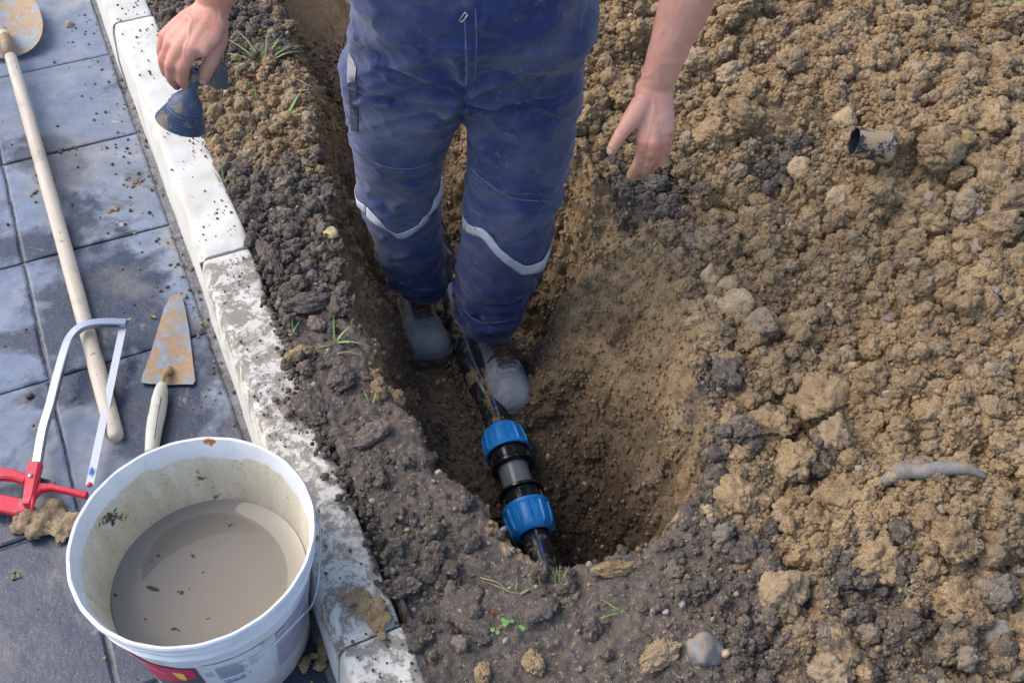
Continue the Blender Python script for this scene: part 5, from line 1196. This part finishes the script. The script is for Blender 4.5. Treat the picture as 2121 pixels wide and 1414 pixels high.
tr = Pz(1064, 852, FLOOR+.04); hr = (-.072, 1.885, FLOOR+.006); boot((hr[0]+.008, hr[1], hr[2]), (tr[0]+.008, tr[1]+.002, FLOOR+.006), 1, None)
tl = Pz(902, 742, FLOOR+.04); hl_ = (-.285, 2.015, FLOOR+.006); lace_loops = False; boot(hl_, (tl[0]-.010, tl[1]+.002, FLOOR+.006), 1, None)

# ---- body: head, neck, shoulders, arms and hands as one skin
bm = bmesh.new()
def chain(pts, rad, flat=None, seg=16):
    """tapered limb with round ends"""
    P_ = [Vector(p) for p in pts]
    for p, r in zip(P_, rad): bmesh.ops.create_icosphere(bm, subdivisions=3 if r > .02 else 2, radius=r*1.0, matrix=Matrix.Translation(p))
    tube(bm, P_, rad, seg)
def flatchain(pts, rw, rt, wdir, seg=20):
    """limb of oval section: half width rw along wdir, half thickness rt"""
    P_ = [Vector(p) for p in pts]; rings = []
    for i, p in enumerate(P_):
        d = (P_[min(i+1, len(P_)-1)]-P_[max(i-1, 0)]).normalized(); w_ = (Vector(wdir[i] if isinstance(wdir, list) else wdir)); w_ = (w_-d*w_.dot(d)).normalized(); t_ = d.cross(w_)
        rings.append([p+w_*math.cos(q)*rw[i]+t_*math.sin(q)*rt[i] for q in [2*math.pi*k/seg for k in range(seg)]])
    ring_loft(bm, rings)
RV, UVv, FV = Vector(Rv), Vector(Uv), Vector(Fv)
neck = Vector((cx, cy-.01, 1.13)); head = Vector((cx, cy-.055, 1.285))
chain([neck-Vector((0, 0, .08)), neck, neck+Vector((0, -.012, .07))], [.065, .058, .055]); chain([SHL, Vector((cx, cy, 1.08)), SHR], [.055, .07, .055])
def blob(c, r, sc=(1, 1, 1), rot=None): bmesh.ops.create_icosphere(bm, subdivisions=4, radius=r, matrix=Matrix.Translation(c) @ (rot or Matrix.Identity(4)) @ Matrix.Diagonal((*sc, 1)))
blob(head+Vector((0, .010, .022)), .092, (.86, 1.05, 1.0)); blob(head+Vector((0, -.028, -.045)), .062, (.92, .95, 1.0)); blob(head+Vector((0, -.055, -.085)), .028, (1.1, .8, .7))
chain([head+Vector((0, -.088, .012)), head+Vector((0, -.112, -.022))], [.008, .013]); blob(head+Vector((.013, -.098, -.027)), .008); blob(head+Vector((-.013, -.098, -.027)), .008)
for sg in (-1, 1):
    blob(head+Vector((sg*.080, .008, -.005)), .030, (.28, .7, 1.1)); chain([head+Vector((sg*.014, -.088, .022)), head+Vector((sg*.045, -.076, .022))], [.008, .006]); blob(head+Vector((sg*.040, -.062, -.022)), .022)
chain([head+Vector((-.022, -.088, -.052)), head+Vector((0, -.096, -.051)), head+Vector((.022, -.088, -.052))], [.005, .0075, .005])
# arms
for sh, el, wr, sgn in ((SHR, ER, WR, 1), (SHL, EL_, WL, -1)):
    chain([sh, sh.lerp(el, .5), el], [.056, .050, .043])
    d = (wr-el)
    pts = [el-d*.05, el+d*.12, el+d*.3, el+d*.5, el+d*.7, el+d*.86, el+d*.96, wr+d.normalized()*.012]
    flatchain(pts, [.040, .046, .0475, .0435, .0365, .0320, .0300, .0305], [.038, .041, .041, .037, .031, .025, .022, .0215], [RV]*8)
    bmesh.ops.create_icosphere(bm, subdivisions=3, radius=.038, matrix=Matrix.Translation(el))
def D2(x, y, t): return Vector(Pd(x, y, t))
# his left hand (right in the picture), open, thumb out, fingers curling down
w0 = D2(1357, 182, 1.853)
K = [D2(1334, 293, 1.868), D2(1354, 297, 1.864), D2(1371, 289, 1.872), D2(1383, 272, 1.886)]
for k_, r_, f in zip(K, (.0150, .0150, .0145, .0135), (-.9, -.3, .3, .85)):
    base_ = w0+RV*f*.020+FV*.004; mid = base_.lerp(k_, .55)-FV*.002
    flatchain([base_-UVv*-.012, base_, mid, k_, k_+(k_-mid).normalized()*.006], [r_*1.0, r_*1.15, r_*1.05, r_*.92, r_*.7], [.0195, .0185, .0165, .0140, .011], RV)
flatchain([w0-(w0-K[1])*-.02, w0.lerp(K[1], .25), w0.lerp(K[1], .55), w0.lerp((K[1]+K[2])/2, .9)], [.029, .034, .037, .031], [.020, .020, .018, .013], RV)
chain([K[0], D2(1327, 326, 1.895), D2(1317, 347, 1.925), D2(1306, 364, 1.950)], [.0122, .0108, .0098, .0085]); chain([K[1], D2(1344, 336, 1.900), D2(1332, 352, 1.940), D2(1322, 364, 1.968)], [.0125, .0112, .0100, .0086])
chain([K[2], D2(1365, 328, 1.912), D2(1354, 342, 1.950), D2(1344, 352, 1.975)], [.0120, .0106, .0096, .0082]); chain([K[3], D2(1379, 306, 1.918), D2(1374, 322, 1.945), D2(1366, 331, 1.965)], [.0112, .0100, .0090, .0080])
TB = [D2(1338, 205, 1.853), D2(1312, 242, 1.850), D2(1290, 272, 1.848), D2(1275, 296, 1.850), D2(1266, 312, 1.853)]
chain(TB, [.0200, .0180, .0130, .0118, .0098]); flatchain([D2(1330, 235, 1.862), D2(1318, 262, 1.866)], [.022, .014], [.011, .007], RV)
# his right hand (left in the picture), gripping the fitting: back of the hand towards the camera
w1_ = D2(440, 22, 1.850)
K2 = [D2(396, 106, 1.800), D2(372, 104, 1.800), D2(353, 94, 1.812), D2(344, 78, 1.828)]
for k_, r_, f in zip(K2, (.0155, .0155, .0150, .0140), (.5, .1, -.35, -.8)):
    base_ = w1_+RV*f*.024; mid = base_.lerp(k_, .55)-FV*.006
    flatchain([base_+UVv*.010, base_, mid, k_, k_+(k_-mid).normalized()*.006], [r_*1.0, r_*1.2, r_*1.15, r_*.95, r_*.75], [.0195, .0185, .0170, .0145, .012], RV)
flatchain([w1_, w1_.lerp(K2[1], .3)+RV*.004, w1_.lerp(K2[1], .6)+RV*.006, K2[1].lerp(K2[0], .4)+RV*.002], [.031, .042, .048, .040], [.021, .021, .019, .013], RV)
G1 = [K2[0], D2(378, 138, 1.810), D2(378, 165, 1.838), D2(388, 182, 1.862)]; chain(G1, [.0132, .0122, .0112, .0092])
G2 = [K2[1], D2(354, 134, 1.812), D2(355, 160, 1.845), D2(367, 178, 1.875)]; chain(G2, [.0130, .0120, .0108, .0090])
G3 = [K2[2], D2(341, 124, 1.830), D2(345, 148, 1.860), D2(356, 164, 1.888)]; chain(G3, [.0125, .0113, .0102, .0086])
G4 = [K2[3], D2(336, 108, 1.850), D2(341, 130, 1.878), D2(350, 146, 1.900)]; chain(G4, [.0112, .0102, .0092, .0080])
TH = [D2(447, 52, 1.845), D2(450, 82, 1.835), D2(442, 114, 1.828), D2(430, 143, 1.836), D2(421, 165, 1.848)]; chain(TH, [.0225, .0200, .0145, .0130, .0105]); flatchain([D2(440, 60, 1.84), D2(425, 92, 1.838), D2(412, 108, 1.842)], [.022, .020, .012], [.014, .012, .008], RV)
skin = remeshed(bm, .0026, 9, 'body'); Vv = co_of(skin).copy(); Nn = no_of(skin)
D = .0010*fbm(Vv*45, 3, 81)+.0014*fbm(Vv*14, 2, 82)+.0013*np.clip(1-np.abs(vnoise(Vv*20+5, 83))*7, 0, 1)*((Nn@Fv) < -.2)
def crease(p, ax_, wd=.0016, dep=.0012, r=.016, n=1):
    global D
    p = np.array(p); ax_ = np.array(Vector(ax_).normalized()); q = Vv-p; s_ = q@ax_; rr_ = np.linalg.norm(q, axis=1)
    for k in range(n):
        o_ = (k-(n-1)/2)*.0042; D -= dep*np.exp(-((s_-o_)/wd)**2)*np.exp(-(rr_/r)**2)
for F_ in (G1, G2, G3, G4): crease(F_[1], F_[2]-F_[0], n=3, r=.013); crease(F_[2], F_[3]-F_[1], n=2, r=.011)
crease(TH[3], TH[4]-TH[2], n=3, r=.015); crease(TB[3], TB[4]-TB[2], n=3, r=.015)
for p_, q_ in ((D2(1327, 326, 1.885), D2(1306, 364, 1.95)-K[0]), (D2(1344, 336, 1.89), D2(1322, 364, 1.968)-K[1])): crease(p_, q_, n=3, r=.014)
crease(WR, (ER-WR), wd=.0018, dep=.0012, r=.04, n=2); crease(w1_+UVv*.004, (EL_-WL), wd=.0018, dep=.0016, r=.04, n=2)
# tendons on the backs of the hands
for K_, w_ in ((K, w0), (K2, w1_)):
    for k_ in K_:
        a_, c_ = np.array(w_.lerp(k_, .35)), np.array(k_); ab = c_-a_; t = np.clip(((Vv-a_)@ab)/(ab@ab), 0, 1); dd = np.linalg.norm(Vv-a_-t[:, None]*ab, axis=1); front = (Nn@np.array(FV)) < -.2
        D += .0011*np.exp(-(np.maximum(dd-.012, 0)/.004)**2)*front*np.sin(np.pi*np.clip(t, .02, .98))
        D += .0016*np.exp(-(np.linalg.norm(Vv-c_, axis=1)/.014)**2)*front
set_co(skin, Vv+Nn*D[:, None])
kn = np.zeros(len(Vv), np.float32)
for q in list(K)+list(K2)+[TH[3], TB[3], G1[1], G2[1], G3[1], G1[2], G2[2], w0]: kn += np.exp(-(np.linalg.norm(Vv-np.array(q), axis=1)/.019)**2)
gr_ = np.zeros(len(Vv), np.float32)
for q in [G1[3], G2[3], G3[3], G4[3], TH[4], K[0]+(K[0]-w0)*.5, K[1]+(K[1]-w0)*.45, D2(1310, 358, 1.95), D2(1325, 360, 1.96), TB[4]]: gr_ += np.exp(-(np.linalg.norm(Vv-np.array(q), axis=1)/.022)**2)
for nm, ar in (('knuckle', np.clip(kn, 0, 1)), ('grime', np.clip(gr_, 0, 1))): at = skin.attributes.new(nm, 'FLOAT', 'POINT'); at.data.foreach_set('value', ar.astype(np.float32))
b = MB('skin')
c = b.mix(b.ramp(b.noise(18, 5, .6), [(.3, 0.), (.7, 1.)]), (.52, .25, .18), (.64, .34, .255)); c = b.mix(b.mth('MULTIPLY', b.attr('knuckle'), .55), c, (.62, .24, .18))
c = b.mix(b.ramp(b.noise(60, 4, .6), [(.5, 0.), (.7, .35)]), c, (.60, .24, .18)); c = b.mix(b.mth('MULTIPLY', b.attr('grime'), b.ramp(b.noise(70, 5, .7), [(.35, .35), (.6, .95)])), c, (.34, .21, .12)); c = b.mix(b.ramp(b.noise(38, 7, .75), [(.57, 0.), (.66, .45)]), c, (.36, .24, .15)); c = b.mix(b.ramp(b.voro(620, feature='DISTANCE_TO_EDGE'), [(.0, .35), (.08, 0.)]), c, (.42, .19, .13))
SKIN = b.done(c, .52, b.bump(b.mth('ADD', b.voro(420), b.noise(160, 4, .6)), .22, .0012), Subsurface_Weight=.06, Subsurface_Scale=.012); b.b.inputs['Subsurface Radius'].default_value = (1, .35, .2)
link('body', skin, SKIN, man)
NAIL = (lambda b: b.done((.78, .58, .52), .35))(MB('fingernail'))
bms = bmesh.new(); bms.from_mesh(skin); bmesh.ops.translate(bms, vec=man.location, verts=bms.verts); KB = BVHTree.FromBMesh(bms)
def nail(px, py, dirpx, L, W):
    o = Vector(CAMP); rows = []; bm = bmesh.new(); dx, dy = dirpx; m_ = math.hypot(dx, dy); dx, dy = dx/m_, dy/m_
    for i in range(7):
        r = []; a_ = (i/6-.5)*L
        for j in range(7):
            e = (j/6-.5)*W*(1-.5*abs(i/6-.5)**2*2*1.2 if i > 3 else 1-.22*abs(i/6-.5)); h = KB.ray_cast(o, Vector(ray(px+dx*a_-dy*e, py+dy*a_+dx*e)).normalized())
            r.append(bm.verts.new(h[0]+h[1]*.0009) if h[0] is not None else None)
        rows.append(r)
    for r0, r1 in zip(rows, rows[1:]):
        for j in range(6):
            q = (r0[j], r1[j], r1[j+1], r0[j+1])
            if None not in q: bm.faces.new(q)
    if bm.faces: bmesh.ops.solidify(bm, geom=bm.faces[:], thickness=-.0006)
    link('fingernail', from_bm('fingernail', bm), NAIL, man)
nail(1263, 314, (-9, 16), 15, 13); nail(420, 171, (-9, 22), 14, 12)
# hair and eyes
HAIR = MB('brown_hair').done((.05, .032, .02), .6)
bm = bmesh.new(); bmesh.ops.create_uvsphere(bm, u_segments=40, v_segments=28, radius=.098, matrix=Matrix.Translation(head+Vector((0, .020, .034))) @ Matrix.Diagonal((.87, 1.02, .98, 1)))
for v in list(bm.verts):
    q = v.co-head
    if q.z < -.045 or (q.y < -.045 and q.z < .062) or (q.y < -.01 and q.z < .0): bm.verts.remove(v)
me = from_bm('hair', bm); Vh = co_of(me).copy(); set_co(me, Vh+no_of(me)*(.005*fbm(Vh*np.array([70, 30, 30]), 3, 3)+.002)[:, None]); link('hair', me, HAIR, man)
WH = MB('eye_white').done((.75, .73, .70), .3); IR = MB('iris').done((.06, .04, .02), .2)
for sg in (-1, 1):
    e_ = head+Vector((sg*.031, -.076, .006)); bm = bmesh.new(); bmesh.ops.create_uvsphere(bm, u_segments=16, v_segments=10, radius=.0115, matrix=Matrix.Translation(e_)); ey = link('eye', from_bm('eye', bm), WH, man)
    bm = bmesh.new(); bmesh.ops.create_uvsphere(bm, u_segments=12, v_segments=8, radius=.0055, matrix=Matrix.Translation(e_+Vector((0, -.0085, -.002))) @ Matrix.Diagonal((1, .5, 1, 1))); link('iris', from_bm('iris', bm), IR, man)

# ---- the fitting he holds
DB = plastic('dusty_blue_black_plastic', (.05, .075, .135), .53, .5, (.21, .185, .15), .4, 26)
fc_ = D2(381, 232, 1.885); fa = (D2(402, 156, 1.850)-D2(374, 253, 1.900)).normalized(); MF = axisM(fc_, fa)
fit = empty('pipe_fitting', fc_, 'dusty dark blue ribbed pipe fitting with a grey rubber flap held in the gripping hand', 'pipe fitting')
bm = bmesh.new(); pr = [(.012, -.024), (.040, -.026)]
for k in range(6): z_ = -.024+k*.0048; r_ = .0425-.0022*k; pr += [(r_+.0022, z_), (r_+.0022, z_+.0016), (r_-.0004, z_+.0022), (r_-.0004, z_+.0042)]
pr += [(.028, .010), (.0275, .022), (.021, .030), (.014, .038), (.0115, .060), (.0125, .085), (.004, .086)]
lathe(bm, pr, 72, False, MF); me = from_bm('ribbed_cap', bm); link('ribbed_cap', sharp(me, 40), DB, fit)
bm = bmesh.new(); lathe(bm, [(.0285, .004), (.031, .006), (.031, .012), (.0285, .014)], 48, False, MF); link('collar', from_bm('collar', bm), DB, fit)
bm = bmesh.new(); n = 12; P_ = [(428, 128), (446, 118), (464, 132), (470, 158), (468, 186), (446, 184), (425, 172), (416, 150)]
c_ = [D2(x, y, 1.885+.02*math.sin(x*.07)) for x, y in P_]; vs = [bm.verts.new(q) for q in c_]; bm.faces.new(vs); bmesh.ops.triangulate(bm, faces=bm.faces[:]); bmesh.ops.subdivide_edges(bm, edges=bm.edges[:], cuts=3, use_grid_fill=True)
for v in bm.verts: v.co += FV*.006*math.sin((v.co-fc_).dot(RV)*90)
bmesh.ops.solidify(bm, geom=bm.faces[:], thickness=.003); link('rubber_flap', from_bm('rubber_flap', bm), plastic('grey_rubber', (.10, .115, .12), .52, .8, (.2, .19, .16), .2), fit)
